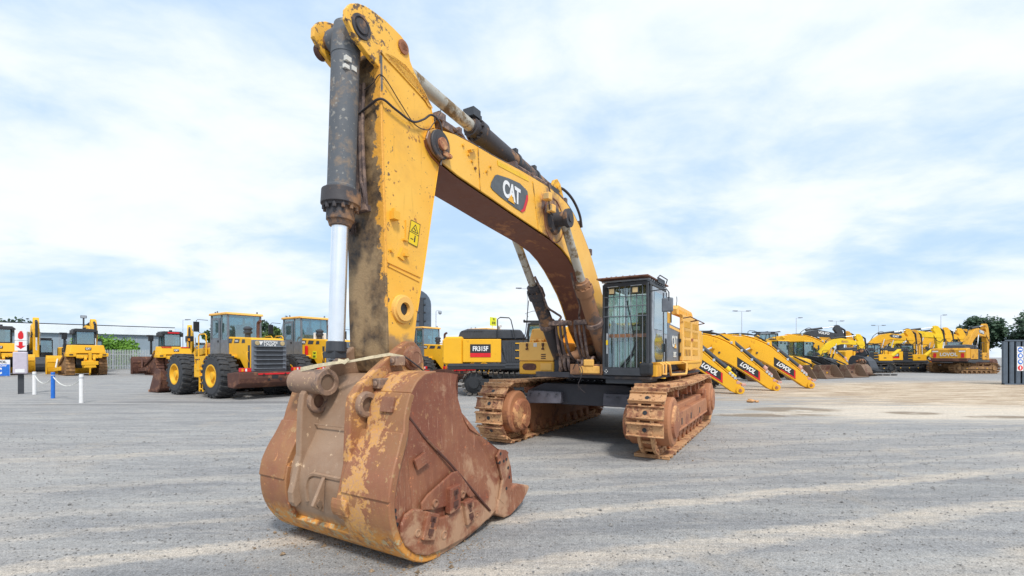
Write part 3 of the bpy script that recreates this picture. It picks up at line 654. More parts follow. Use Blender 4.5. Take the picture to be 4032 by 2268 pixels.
# --- boom cylinders
for s, mb in ((1, M['barrel3']), (-1, M['barrel2'])):
    yy = .53*s+(.0 if s > 0 else -.02)
    o = ram('boom_cylinder', (1.62, yy, 1.66), (4.02, yy, 4.43), .645, .148, .078, mb, M['chromed'], gl=.34)
    k = MB(); dx = -s*0
    q = Vector((1.62, yy, 1.66)).lerp(Vector((4.02, yy, 4.43)), .36); D_ = (Vector((4.02, 0, 4.43))-Vector((1.62, 0, 1.66))).normalized()
    k.ring(q-D_*.05, q+D_*.05, .185, .14, 28)
    sx = -.22*s if s > 0 else .30
    k.box(q.x-.10, q.x+.16, yy+min(0, sx*2)*.9 if sx < 0 else yy+.1, yy-.1 if sx < 0 else yy+sx*2*.9, q.z-.03, q.z+.07)
    k.build('clamp_block', M['hosed'], o, .008)
    k = MB(); sy = -1 if s > 0 else 1
    for j, f in enumerate((.22, .32, .42)):
        ya = yy+sy*f
        k.tube([(q.x+.05, ya, q.z), (q.x-.02, ya, q.z-.25), (q.x-.16-.04*j, ya, q.z-.62), (q.x-.42-.06*j, ya+sy*.04, q.z-.82), (q.x-.72, ya+sy*.10, q.z-.78), (q.x-1.0, ya+sy*.14, q.z-.74)], .030, 8)
    k.tube([(q.x+.05, yy+sy*.30, q.z+.08), (q.x+.02, yy+sy*.33, q.z+.16), (q.x+.16, yy+sy*.26, q.z+.24), (q.x+.36, yy+sy*.17, q.z+.36), (q.x+.62, yy+sy*.17, q.z+.66), (q.x+.85, yy+sy*.14, q.z+.92)], .024, 7)
    k.build('hydraulic_hose', M['hosed'], o)

# --- bucket
BK = thing('bucket', None, None); BK.parent = EX
prof = [(7.70, 1.775, 1.0), (7.88, 1.80, 1.0), (8.05, 1.81, 1.0), (8.22, 1.79, 1.0), (8.33, 1.72, 1.0), (8.41, 1.62, 1.0), (8.46, 1.50, 1.0), (8.50, 1.38, 1.01), (8.53, 1.26, 1.03), (8.60, 1.12, 1.05), (8.66, 1.02, 1.07), (8.70, .94, 1.08), (8.74, .84, 1.09), (8.765, .70, 1.09), (8.755, .55, 1.09), (8.72, .42, 1.09), (8.65, .29, 1.09), (8.55, .17, 1.09), (8.44, .09, 1.09), (8.30, .035, 1.09), (8.10, .012, 1.09), (7.88, .012, 1.09), (7.65, .035, 1.09), (7.42, .075, 1.09), (7.20, .13, 1.09), (6.95, .20, 1.09), (6.60, .28, 1.09)]
def strip(mb, prof, f0, f1, th=.035, ins=0.0, yabs=None):
    """a curved plate following the profile between width factors f0 and f1 (or fixed y), th thick inwards"""
    if len(prof) > 3:
        Q = [prof[0]]+list(prof)+[prof[-1]]; R_ = []
        for i in range(1, len(Q)-2):
            for kq in range(3):
                u = kq/3; A_, B_, C_, D_q = (Vector(Q[i+j]) for j in (-1, 0, 1, 2))
                R_.append(tuple(.5*((2*B_)+(C_-A_)*u+(2*A_-5*B_+4*C_-D_q)*u*u+(3*B_-A_-3*C_+D_q)*u**3)))
        prof = R_+[tuple(prof[-1])]
    n = len(prof); N_ = []
    for i in range(n):
        a = prof[max(i-1, 0)]; c = prof[min(i+1, n-1)]; t = Vector((c[0]-a[0], c[1]-a[1])).normalized(); N_.append(Vector((-t.y, t.x)))
    O = []; I = []
    for i, p in enumerate(prof):
        ya, yb = (yabs if yabs else (p[2]*f0, p[2]*f1)); q = Vector((p[0], p[1]))+N_[i]*ins; r = q-N_[i]*th
        O.append([mb.bm.verts.new((q.x, yy, q.y)) for yy in (ya, yb)]); I.append([mb.bm.verts.new((r.x, yy, r.y)) for yy in (ya, yb)])
    for i in range(n-1):
        mb.face([O[i][0], O[i][1], O[i+1][1], O[i+1][0]], True); mb.face([I[i][0], I[i+1][0], I[i+1][1], I[i][1]])
        mb.face([O[i][0], O[i+1][0], I[i+1][0], I[i][0]]); mb.face([O[i][1], I[i][1], I[i+1][1], O[i+1][1]])
    mb.face([O[0][0], I[0][0], I[0][1], O[0][1]]); mb.face([O[-1][0], O[-1][1], I[-1][1], I[-1][0]])
k = MB(); strip(k, prof, -.985, .985, .04, -.03); k.build('bucket_shell', M['bmid'], BK)
sp = [(x, z) for x, z, w in prof]
side = sp[:24]+[(7.12, .16), (6.95, .20), (6.82, .30), (6.76, .43), (6.80, .62), (6.88, .78), (6.92, .83), (7.05, .88), (7.33, 1.06), (7.53, 1.17), (7.60, 1.26), (7.64, 1.36), (7.70, 1.52), (7.74, 1.66), (7.72, 1.74)]
for s in (1, -1):
    k = MB(); n = len(side); wd = []
    for x, z in side:
        wd.append(1.0 if z > 1.4 else 1.09 if z < .85 else 1.09-.09*(z-.85)/.55)
    a = [k.bm.verts.new((p[0], s*w, p[1])) for p, w in zip(side, wd)]; b_ = [k.bm.verts.new((p[0], s*(w-.04), p[1])) for p, w in zip(side, wd)]
    k.face(a); k.face(b_[::-1])
    for i in range(n): k.face([a[i], a[(i+1) % n], b_[(i+1) % n], b_[i]])
    bmesh.ops.triangulate(k.bm, faces=[f for f in k.bm.faces if len(f.verts) > 4])
    sd_ = k.build('side_plate', M['bside'], BK)
    def on(z): return 1.0 if z > 1.4 else 1.09 if z < .85 else 1.09-.09*(z-.85)/.55
    k = MB(); k.tube([(8.45, s*1.008, 1.40), (8.28, s*1.035, 1.20), (7.93, s*1.085, .87), (7.22, s*1.095, .20)], .013, 6, False); k.build('weld_bead', M['rustd'], sd_)
    k = MB(); k.hexa([(8.47, s*.99, 1.44), (8.43, s*.99, 1.44), (7.20, s*1.08, .17), (7.23, s*1.08, .16), (8.47, s*1.015, 1.44), (8.43, s*1.015, 1.44), (7.20, s*1.102, .17), (7.23, s*1.102, .16)]) if False else None
    y0, y1 = (1.085, 1.125) if s > 0 else (-1.125, -1.085)
    k = MB(); k.prism([(7.22, .145), (7.5, .40), (7.68, .44), (7.85, .40), (8.03, .385), (8.17, .40), (8.30, .47), (8.40, .55), (8.51, .585), (8.61, .56), (8.665, .48), (8.66, .38), (8.60, .27), (8.48, .16), (8.32, .085), (8.07, .06), (7.75, .06), (7.45, .10)], y0, y1); k.build('heel_wear_plate', M['bside'], sd_, .018)
    k = MB(); k.prism([(8.39, .53), (8.39, .60), (8.30, .66), (7.93, .79), (7.84, .785), (7.53, .45), (7.63, .455), (7.70, .52), (8.0, .47), (8.22, .49)], y0+(.0), y1-.012) if s > 0 else k.prism([(8.39, .53), (8.37, .60), (7.92, .79), (7.84, .78), (7.53, .45)], y0+.01, y1); k.build('corner_wear_plate', M['bside'], sd_, .012)
    ya, yb = (1.12, 1.165) if s > 0 else (-1.165, -1.12)
    for P4 in ([(8.03, .655), (7.86, .665), (7.86, .42), (8.03, .40)], [(7.80, .455), (7.64, .46), (7.60, .24), (7.74, .20)], [(8.35, .52), (8.19, .45), (8.27, .22), (8.43, .28)]):
        k = MB(); k.prism(P4, ya-(.03 if s > 0 else -.03), yb); sh = k.build('wear_block', M['bside'], sd_, .010)
        cx = sum(p[0] for p in P4)/4; cz = sum(p[1] for p in P4)/4; ux = Vector((P4[1][0]-P4[0][0], P4[1][1]-P4[0][1]))*.5; uz = Vector((P4[0][0]-P4[3][0], P4[0][1]-P4[3][1]))
        k = MB()
        for f, hw, hh in ((.26, .45, .10), (.14, .24, .16), (-.20, .45, .12), (-.33, .22, .07)):
            c0 = Vector((cx, cz))+uz*f; e1 = ux*hw; e2 = uz*hh
            pp = [c0+e1+e2, c0-e1+e2, c0-e1-e2, c0+e1-e2]; k.prism([(p.x, p.y) for p in pp], yb+(.0015 if s > 0 else -.004), yb+(.004 if s > 0 else -.0015))
        k.build('wedge_slot', M['rustd'], sh)
    k = MB()
    for x, z, r in ((7.78, .53, .035), (8.21, .555, .035), (8.08, .21, .04), (7.53, .25, .025), (8.46, .35, .035)): k.lathe((x, s*1.10, z), (0, s, 0), [(0, r*1.15), (.032, r*1.1), (.033, r*.7), (.02, r*.6)], 18)
    k.build('plug_weld', M['pale'] if False else M['bpad'], sd_)
    k = MB()
    for x, z in ((7.03, .82), (6.96, .72), (7.05, .72), (6.90, .73), (6.86, .62), (6.83, .50), (6.90, .38), (8.715, .62), (8.71, .555), (8.69, .49)): k.cyl((x, s*1.075, z), (x, s*(on(z)+.004 if x > 8 else 1.1185), z), .019, n=14)
    k.build('bolt_hole', M['black'], sd_)
    k = MB(); k.hexa([(8.45, s*1.05, 1.01), (8.30, s*1.05, 1.06), (8.25, s*1.07, .96), (8.42, s*1.07, .91), (8.45, s*1.083, 1.01), (8.30, s*1.083, 1.06), (8.25, s*1.093, .96), (8.42, s*1.093, .91)]); k.build('square_pad', M['bside'], sd_, .006)
    # cheek cutter
    k = MB(); k.prism([(6.90, .84), (7.02, .87), (7.10, .80), (6.98, .5), (7.05, .28), (6.95, .20), (6.82, .30), (6.755, .43), (6.79, .62), (6.86, .78), (6.84, .80)], s*1.085 if s > 0 else -1.115, s*1.085+.03 if s > 0 else -1.085); k.build('side_cutter', M['bside'], sd_, .006)
# wear wraps at the two ends of the back: an upper and a lower pair, standing proud
for s in (1, -1):
    for (i0, i1, f0, name, th) in ((5, 9, .52, 'upper_wear_wrap', .02), (8, 13, .44, 'middle_wear_wrap', .035), (12, 20, .42, 'lower_wear_wrap', .02)):
        pp = prof[i0:i1+1]; k = MB()
        a, c = (f0, 1.006) if s > 0 else (-1.006, -f0+.04)
        strip(k, pp, a, c, .05+th, th); k.build(name, M['bback'], BK, .012)
k = MB(); strip(k, prof[2:6], .52, 1.0, .05, .012); k.build('top_wear_wrap', M['bback'], BK, .01)
k = MB(); strip(k, prof[2:6], -1.0, -.5, .05, .012); k.build('top_wear_wrap', M['bback'], BK, .01)
k = MB(); strip(k, prof[16:20], -1.0, 1.0, .06, .022); k.build('heel_strip', M['bback'], BK, .012)
k = MB(); k.box(8.475, 8.515, .86, 1.01-.12, 1.45, 1.56, None) if False else None
k = MB(); k.hexa([(8.46, .70, 1.58), (8.46, .86, 1.58), (8.50, .86, 1.44), (8.50, .70, 1.44), (8.49, .70, 1.585), (8.49, .86, 1.585), (8.53, .86, 1.445), (8.53, .70, 1.445)]); k.build('weld_on_pad', M['bpad'], BK, .004)
# ears
for yc in (.46, -.27):
    k = MB()
    earp = [(7.66, 1.76), (7.68, 1.92), (7.73, 2.05), (7.83, 2.13), (7.94, 2.13), (8.05, 2.07), (8.40, 1.83), (8.60, 1.68), (8.68, 1.58), (8.70, 1.45), (8.71, 1.25), (8.72, .95), (8.775, .72), (8.81, .60), (8.80, .50), (8.76, .44), (8.70, .48), (8.70, .66), (8.62, .90), (8.50, 1.05), (8.44, 1.22), (8.38, 1.45), (8.28, 1.65), (8.10, 1.77), (7.9, 1.78)]
    k.prism(earp, yc-.045, yc+.045)
    er = k.build('ear_plate', M['bmid'] if yc < 0 else M['bback'], BK, .014)
    k = MB(); k.lathe((7.88, yc+.045, 1.95), (0, 1, 0), [(0, .135), (.03, .13), (.035, .10), (.07, .095), (.075, .07), (.07, .065)], 32); k.build('stick_pin', M['bpad'], er)
    k = MB(); k.lathe((8.52, yc+.045, 1.50), (0, 1, 0), [(0, .13), (.035, .125), (.045, .11), (.045, .075), (.0, .07)], 32); k.build('link_pin_boss', M['bossgrey'], er)
    k = MB(); k.cyl((8.52, yc+.046, 1.50), (8.52, yc+.052, 1.50), .072, n=28); k.build('boss_bore', M['soil'], er)
k = MB(); k.cyl((8.56, -.62, 1.70), (8.56, -.03, 1.70), .125, n=32); k.ring((8.56, -.04, 1.70), (8.56, .0, 1.70), .135, .082, 32); lb = k.build('link_tube', M['bossgrey'], BK, .005)
k = MB(); k.cyl((8.56, -.028, 1.70), (8.56, -.02, 1.70), .083, n=28); k.build('tube_bore', M['soil'], lb)
k = MB()
for c in ((8.15, .56, 1.92), (8.38, .56, 1.70)):
    k.box(c[0]-.07, c[0]+.06, c[1]-.05, c[1]+.05, c[2]-.05, c[2]+.05); k.cyl((c[0]+.06, c[1], c[2]), (c[0]+.08, c[1], c[2]), .03, n=8)
k.build('pin_retainer_block', M['bossgrey'], BK, .01)
# cross brace lip between ears, centre gusset and lifting lug
k = MB(); k.tube([(8.55, -.24, 1.26), (8.55, .10, 1.26), (8.55, .43, 1.26)], .008, 5); k.tube([(8.72, -.10, .52), (8.74, -.10, .66), (8.735, -.07, .76), (8.725, .0, .80), (8.72, .12, .80), (8.72, .40, .80)], .022, 6); k.build('centre_weld', M['bmid'], BK)
k = MB(); k.hexa([(8.74, .16, .80), (8.74, .20, .80), (8.76, .20, .46), (8.76, .16, .46), (8.76, .16, .80), (8.76, .20, .80), (8.90, .22, .56), (8.90, .18, .56)]); k.build('lifting_lug', M['bmid'], BK, .012)
k = MB(); k.cyl((8.83, .15, .57), (8.83, .235, .57), .028, n=16); k.build('lug_hole', M['soil'], BK)
k = MB(); k.prism(chaikin([(8.80, .50), (8.82, .58), (8.80, .66), (8.76, .62), (8.76, .46)], 1), .36, .56); k.build('ear_foot', M['bback'], BK, .012)
# lip and adapters
k = MB(); k.prism([(7.22, .08), (7.20, .16), (6.62, .34), (6.55, .31), (6.60, .22)], -1.06, 1.06); k.build('lip', M['bside'], BK, .01)
for i in range(6):
    yc = 1.02-i*.408
    k = MB(); k.prism([(7.10, .12), (6.92, .03), (6.78, .02), (6.50, .10), (6.36, .20), (6.30, .26), (6.42, .30), (6.62, .37), (6.88, .34), (7.06, .28)], yc-.09, yc+.09); ad = k.build('tooth_adapter', M['bside'], BK, .02)
    k = MB(); k.prism([(6.46, .16), (6.42, .31), (6.31, .275), (6.32, .235)], yc-.075, yc+.075); k.build('tooth', M['bpad'], ad, .01)
def descend(o):
    yield o
    for c in o.children: yield from descend(c)
for o in descend(BK):
    if o.type == 'MESH':
        for v in o.data.vertices:
            if v.co.y < -.30: v.co.y = -.30+(v.co.y+.30)*.66
# strap tying the rod foot to the bucket ears
k = MB()
def ribbon(mb, pts, w, th=.004):
    P_ = [Vector(p) for p in pts]; L = []
    for i, p in enumerate(P_):
        d = (P_[min(i+1, len(P_)-1)]-P_[max(i-1, 0)]).normalized(); u = Vector((0, 0, 1)); u = (u-d*u.dot(d)).normalized(); nn = d.cross(u)
        ww = w[i] if isinstance(w, list) else w
        L.append([mb.bm.verts.new(p+u*a*ww/2+nn*c*th) for a, c in ((1, 1), (1, -1), (-1, -1), (-1, 1))])
    for a, c in zip(L, L[1:]):
        for q in range(4): mb.face([a[q], a[(q+1) % 4], c[(q+1) % 4], c[q]])
ribbon(k, [(8.62, -.36, 1.83), (8.62, -.10, 1.87), (8.58, .10, 1.90), (8.48, .25, 1.92), (8.36, .38, 1.955), (8.20, .50, 1.99), (8.05, .55, 1.97)], [.045, .04, .03, .022, .03, .03, .015])
ribbon(k, [(8.55, .14, 1.93), (8.52, .20, 1.91), (8.50, .24, 1.94)], [.03, .045, .03])
k.build('strap', M['strap'], EX)
k = MB(); k.tube([(8.05, .56, 1.97), (7.9, .62, 1.86), (7.74, .66, 1.74)], .009, 6); k.build('strap_cord', M['hose'], EX)

k = MB(); rs = random.Random(5)
def crumb(x, y, r):
    c = Vector((x, y, r*.25)); v = [k.bm.verts.new(c+Vector((math.cos(q*1.57)*r*rs.uniform(.6, 1.3), math.sin(q*1.57)*r*rs.uniform(.6, 1.3), rs.uniform(-.2, .2)*r))) for q in range(4)]
    tp = k.bm.verts.new(c+Vector((0, 0, r*.7)))
    for q in range(4): k.face([v[q], v[(q+1) % 4], tp])
fwd = Vector((-math.sin(R(31)), -math.cos(R(31)))); lf = Vector((math.cos(R(31)), -math.sin(R(31)))); oo = Vector((2.53, 12.13))
for i in range(5200):
    if i % 2: lx = 8.0+rs.gauss(0, .42); ly = rs.uniform(-1.0, 1.25)+rs.gauss(0, .1)
    else: lx = rs.uniform(-3.2, 2.9); ly = rs.choice((-1, 1))*1.69+rs.gauss(0, .40)
    p = oo+fwd*lx+lf*ly; crumb(p.x, p.y, rs.uniform(.003, .012)*(3 if rs.random() < .03 else 1))
o = k.build('soil_crumbs', flat('tan_soil_crumbs', (.34, .24, .15), .9, 0, .3, 30)); tag(o, None, None, kind='stuff')

# --- undercarriage (turned one degree against the upper structure)
def loop_path(cf, cr, zc, r, sag=.05, n=400):
    """closed side outline of a track as (x, z, angle), front idler cf, rear sprocket cr"""
    pts = []
    for i in range(60): t = -math.pi/2+math.pi*i/60; pts.append((cf+r*math.cos(t), zc+r*math.sin(t)))
    for i in range(60): u = i/60; pts.append((cf+(cr-cf)*u, zc+r-sag*math.sin(math.pi*u)))
    for i in range(60): t = math.pi/2+math.pi*i/60; pts.append((cr+r*math.cos(t), zc+r*math.sin(t)))
    for i in range(60): u = i/60; pts.append((cr+(cf-cr)*u, zc-r))
    return pts
def along(pts, n):
    L = [0]
    for i in range(len(pts)): a = pts[i]; b = pts[(i+1) % len(pts)]; L.append(L[-1]+math.hypot(b[0]-a[0], b[1]-a[1]))
    T = L[-1]; out = []; k = 0
    for j in range(n):
        s = T*j/n
        while L[k+1] < s: k += 1
        a = pts[k]; b = pts[(k+1) % len(pts)]; f = (s-L[k])/max(L[k+1]-L[k], 1e-6)
        out.append((a[0]+(b[0]-a[0])*f, a[1]+(b[1]-a[1])*f, math.atan2(b[1]-a[1], b[0]-a[0])))
    return out
TRK = loop_path(2.50, -2.92, .72, .64, .05)
k = MB(); k.box(-.135, .135, -.34, .34, .0, .028)
for x0 in (-.128, .095): k.hexa([(x0, -.34, .028), (x0+.035, -.34, .028), (x0+.027, -.34, .075), (x0+.008, -.34, .075), (x0, .34, .028), (x0+.035, .34, .028), (x0+.027, .34, .075), (x0+.008, .34, .075)])
for x, y in ((-.05, -.12), (.05, -.12), (-.05, .12), (.05, .12)): k.cyl((x, y, .028), (x, y, .05), .021, n=8)
shoe0 = k.build('track_shoe', M['tracktan'], None, .005, 1)
k = MB(); k.cyl((0, 0, .02), (0, 0, .033), .042, n=16)
hole0 = k.build('shoe_hole', M['black'], None)
bpy.data.objects.remove(hole0); hole_me = None
for s in (1, -1):
    yc = 1.69*s
    k = MB()
    for side_ in (-1, 1):
        P_ = along(TRK, 98)
        for i in range(0, 98):
            x, z, a = P_[i]; ca, sa = math.cos(a), math.sin(a); Mx = Matrix.Translation((x, yc+side_*.12, z)) @ Matrix.Rotation(-a, 4, 'Y')
            k.box(-.085, .085, -.028, .028, -.02-.0, .10 if i % 2 else .115, Mx)
    # chain runs inside the shoes
    for x, z, a in along(TRK, 49):
        Mx = Matrix.Translation((x, yc, z)) @ Matrix.Rotation(-a, 4, 'Y')
        k.cyl(Mx @ Vector((.0, -.17, .05)), Mx @ Vector((0, .17, .05)), .03, n=8)
    tk = k.build('track_chain', M['tracktan'], EX, .006, 1); tk.rotation_euler = (0, 0, R(1))
    for j, (x, z, a) in enumerate(along(TRK, 49)):
        # one shoe is missing low on the left-hand track
        if s > 0 and .10 < x-2.50+.0 < .62 and z < .42 and z > .15: continue
        c = shoe0.copy(); COL.objects.link(c); c.parent = tk
        c.matrix_local = Matrix.Translation((x, yc, z)) @ Matrix.Rotation(-a, 4, 'Y') @ Matrix.Rotation(math.pi, 4, 'X')
    # shoe clean-out holes: only on the shoes facing forward
    k = MB()
    for j, (x, z, a) in enumerate(along(TRK, 49)):
        if x > 2.2 and .2 < z < 1.35:
            Mx = Matrix.Translation((x, yc, z)) @ Matrix.Rotation(-a, 4, 'Y') @ Matrix.Rotation(math.pi, 4, 'X')
            if s > 0 and .10 < x-2.50 < .62 and z < .42 and z > .15: continue
            k.cyl(Mx @ Vector((0, 0, .02)), Mx @ Vector((0, 0, .032)), .042, n=16)
    k.build('shoe_holes', M['black'], tk)
    # frame
    k = MB()
    k.prism([(2.25, .30), (2.25, .62), (2.05, .86), (1.6, .92), (-2.2, .92), (-2.6, .80), (-2.6, .34)], yc-.20, yc+.20)
    k.prism([(2.20, .44), (2.20, .74), (2.0, .80), (-2.25, .80), (-2.5, .7), (-2.5, .44)], yc+.20*s, yc+.33*s) if s > 0 else k.prism([(2.20, .44), (2.20, .74), (2.0, .80), (-2.25, .80), (-2.5, .7), (-2.5, .44)], yc-.33, yc-.20)
    k.box(-2.3, 2.1, yc+.33*s-.02, yc+.33*s+.03, .42, .47)
    fr = k.build('track_frame', M['trackfr'], EX, .02); fr.rotation_euler = (0, 0, R(1))
    k = MB()
    for x in (1.75, 1.35, .2, -1.1): k.box(x-.05, x+.05, yc+.33*s-.004, yc+.33*s+.006, .52, .66)
    k.build('frame_slot', M['black'], fr)
    for i in range(9):
        x = 1.85-i*.52
        k = MB(); k.lathe((x, yc-.21, .24), (0, 1, 0), [(0, .10), (.02, .16), (.06, .16), (.07, .12), (.35, .12), (.36, .16), (.40, .16), (.42, .10)], 20); k.box(x-.17, x+.17, yc+.20*s-.02, yc+.20*s+.02, .24, .42)
        k.build('track_roller', M['trackfr'], fr)
    for x in (1.15, -.45, -1.7):
        k = MB(); k.lathe((x, yc-.16, 1.16), (0, 1, 0), [(0, .08), (.02, .13), (.30, .13), (.32, .08), (.38, .08)], 20); k.box(x-.06, x+.06, yc-.02, yc+.04, .88, 1.10); k.build('carrier_roller', M['rust'], fr)
    # front idler drum and rear drive
    for nm, x, rr, mt in (('idler', 2.50, .56, 'trackfr'), ('sprocket', -2.92, .50, 'trackfr')):
        k = MB(); k.lathe((x, yc-.13, .72), (0, 1, 0), [(0, .30), (.02, rr), (.24, rr), (.26, .30)], 40)
        for q in (-1, 1): k.lathe((x, yc+q*.10, .72), (0, q, 0), [(0, .47), (.27, .47), (.30, .43), (.31, .25)], 40)
        w_ = k.build(nm, M[mt], fr, .006)
        k = MB(); q = -s
        if nm == 'idler':
            k.lathe((x-.03, yc+q*.40, .66), (0, q, 0), [(0, .36), (.10, .35), (.12, .31), (.125, 0)], 32); k.lathe((x-.06, yc+q*.52, .52), (0, q, 0), [(0, .15), (.05, .14), (.06, .0)], 24)
        k.lathe((x, yc-q*.40, .72), (0, -q, 0), [(0, .32), (.05, .30), (.06, .2), (.065, 0)], 32); k.build('hub_cover', M['rust'] if nm == 'idler' else M['trackfr'], w_)
    k = MB(); k.box(2.06, 2.14, yc+.22*s-.06, yc+.22*s+.06, .42, .95); k.box(-2.55, -2.35, yc-.26, yc+.30*s, .5, 1.04); k.prism([(-2.2, .92), (-2.2, 1.04), (-2.6, 1.12), (-2.75, .92)], yc-.24, yc+.26); k.build('frame_bracket', M['rust'], fr, .02)
bpy.data.objects.remove(shoe0)
k = MB()
k.prism([(-1.45, .86), (-1.45, 1.16), (-1.0, 1.34), (.95, 1.34), (1.45, 1.16), (1.45, .86)], -1.9, 1.8, None, 'x')
k.prism([(-1.5, .80), (1.5, .80), (1.5, .88), (-1.5, .88)], -1.2, 1.2, None, 'x')
cb = k.build('carbody', M['under'], EX, .02); cb.rotation_euler = (0, 0, R(1))
for s in (1, -1):
    k = MB(); k.hexa([(2.0, s*.50, .90), (2.0, s*1.42, .86), (1.4, s*1.42, .86), (1.4, s*.50, .90), (1.95, s*.50, 1.16), (1.95, s*1.36, 1.16), (1.3, s*1.42, 1.16), (1.3, s*.50, 1.16)])
    leg = k.build('carbody_leg', flat('worn_grey_beam', (.12, .115, .14), .55, 0, .25, 2), EX, .012); leg.rotation_euler = (0, 0, R(1))
    k = MB()
    for i in range(4): k.cyl((2.0, s*(.6+i*.22), 1.1), (2.015, s*(.6+i*.22), 1.1), .022, n=8)
    k.build('bolt_row', M['dark'], leg)
k = MB(); k.cyl((0, 0, 1.33), (0, 0, 1.50), 1.02, n=48); k.cyl((0, 0, 1.345), (0, 0, 1.375), 1.12, n=48); k.build('swing_bearing', M['under'], EX)
k = MB()
for i in range(40): a = i*math.pi/20; k.cyl((1.07*math.cos(a), 1.07*math.sin(a), 1.375), (1.07*math.cos(a), 1.07*math.sin(a), 1.40), .02, n=6)
k.build('bearing_bolt', M['galv'], EX)

# --- upper structure
UP_ = MB(); UP_.box(-3.3, 2.2, -1.0, .66, 1.50, 1.62); UP_.box(-3.3, 2.0, -1.60, -1.0, 1.50, 1.54); UP_.box(-3.3, 2.35, .66, 1.66, 1.50, 1.56); UP_.box(-3.3, 2.0, -.62, -.50, 1.50, 2.0); UP_.box(-3.2, .8, -1.55, 1.50, 1.62, 2.2)
UP_.build('upper_deck', M['under'], EX, .01)
k = MB(); k.prism([(-3.2, 1.55), (-3.9, 1.7), (-4.1, 2.0), (-4.1, 2.6), (-3.9, 2.75), (-3.2, 2.75)], -1.62, 1.62); k.build('counterweight', M['paint'], EX, .05, 3)
# boom foot brackets
for y in (-.44, .44):
    k = MB(); k.prism([(.30, 1.62), (.45, 2.2), (.70, 2.30), (.98, 2.25), (1.3, 1.95), (2.0, 1.85), (2.1, 1.62)], y-.04, y+.04); k.build('boom_bracket', M['barrel2'], EX, .01)
k = MB(); k.cyl((.9, -.5, 2.0), (.9, .5, 2.0), .11, n=20); k.build('boom_foot_pin', M['rust'], EX)
k = MB(); k.cyl((2.0, -.42, 1.86), (1.3, .1, 2.15), .12, n=20); k.build('feed_pipe', M['barrel3'], EX)
for s in (1, -1):
    k = MB()
    for i in range(3): k.tube([(2.15, s*(.16+i*.10), 1.66), (2.24, s*(.16+i*.10), 1.80), (2.18, s*(.18+i*.10), 1.94), (1.98, s*(.22+i*.08), 1.88), (1.8, s*(.22+i*.08), 1.72)], .034, 8)
    k.build('hose_bundle', M['hosed'], EX)
k = MB(); k.box(2.15, 2.26, -.12, .62, 1.57, 1.80); k.build('front_crossmember', M['barrel3'], EX, .02)
k = MB(); k.box(2.262, 2.30, .12, .58, 1.60, 1.76); k.box(2.27, 2.32, .22, .45, 1.76, 1.90); k.build('swivel_guard', M['pale'], EX, .02)
k = MB(); k.tube([(2.3, .05, 1.92), (2.45, .18, 1.75), (2.5, .25, 1.55), (2.5, .18, 1.35), (2.42, .3, 1.2)], .008, 5); k.tube([(2.33, -.02, 1.68), (2.36, .08, 1.82), (2.36, .2, 1.72), (2.36, .2, 1.58), (2.36, .06, 1.52), (2.34, -.05, 1.58)], .009, 5); k.build('dangling_wire', M['hose'], EX)
# machine-right front: tool box, step box, tank
k = MB(); k.box(.9, 2.0, -1.56, -.64, 1.86, 2.30); tb = k.build('tool_box', M['pale'], EX, .025, 3)
k = MB(); k.box(.9, 1.985, -1.56, -.64, 1.54, 1.852); sb = k.build('step_box', M['paint'], EX, .03, 3)
k = MB(); k.prism([(-1.47, 1.72), (-1.44, 1.78), (-1.38, 1.80), (-1.18, 1.80), (-1.11, 1.78), (-1.09, 1.72), (-1.11, 1.66), (-1.18, 1.64), (-1.38, 1.64), (-1.44, 1.66)], 1.986, 1.992, None, 'x'); k.build('oval_recess', M['rustd'], sb)
k = MB(); k.box(1.986, 1.998, -.985, -.69, 1.645, 1.805); k.build('access_door', M['pale'], sb, .012)
k = MB()
for z in (1.92, 1.965, 2.01): k.box(2.0, 2.006, -.96, -.84, z-.012, z+.012)
k.build('vent_slots', M['rustd'], tb)
for y in (-1.33, -.91):
    k = MB(); k.box(2.001, 2.03, y-.025, y+.025, 2.20, 2.275); k.box(2.001, 2.02, y-.012, y+.012, 2.15, 2.2); k.box(2.001, 2.035, y-.03, y+.03, 2.12, 2.155); k.build('latch', M['rustd'], tb, .004)
k = MB(); k.box(2.001, 2.005, -1.16, -1.07, 2.19, 2.28); k.build('sticker', M['cream'], tb)
k = MB(); k.box(-.9, 1.35, -1.50, -.62, 1.62, 2.30); k.prism([(-1.44, 2.30), (-1.42, 2.42), (-1.36, 2.63), (-1.02, 2.64), (-.99, 2.42), (-.96, 2.30)], .7, 1.72, None, 'x'); k.build('fuel_tank', M['pale'], EX, .035, 3)
k = MB()
for i in range(4): k.box(1.2, 1.70, -.99, -.80, 2.38+i*.06, 2.40+i*.06)
k.build('louvre', M['pale'], EX, .004)
k = MB(); k.prism([(-.96, 2.30), (-.96, 2.79), (-.66, 2.80), (-.55, 2.60), (-.50, 2.52), (-.60, 2.38), (-.62, 2.30)], 1.55, 1.68, None, 'x'); k.prism([(-.45, 2.35), (-.45, 2.80), (-.30, 2.80), (-.12, 2.55), (-.15, 2.3)], .6, .8, None, 'x'); k.build('upright_panel', M['paint'], EX, .012)
k = MB()
for y in (-1.25, -1.05, -.78): k.cyl((1.80, y-.07, 2.345), (1.80, y+.07, 2.345), .035, n=12); k.box(1.74, 1.86, y-.03, y+.03, 2.30, 2.36)
k.build('grab_rail', M['pale'], EX)
# loose handrail and aerial
k = MB(); k.tube([(1.9, -1.50, 2.28), (1.9, -1.49, 2.45), (1.9, -1.43, 2.55), (1.9, -1.36, 3.18), (1.88, -1.36, 3.30)], .010, 5); k.build('wire_aerial', M['black'], EX)
k = MB(); k.tube([(2.0, -1.30, 2.9), (2.0, -1.38, 2.98), (1.98, -1.20, 3.03), (1.8, -.98, 3.05)], .006, 5, False); k.build('stay_wire', M['black'], EX)
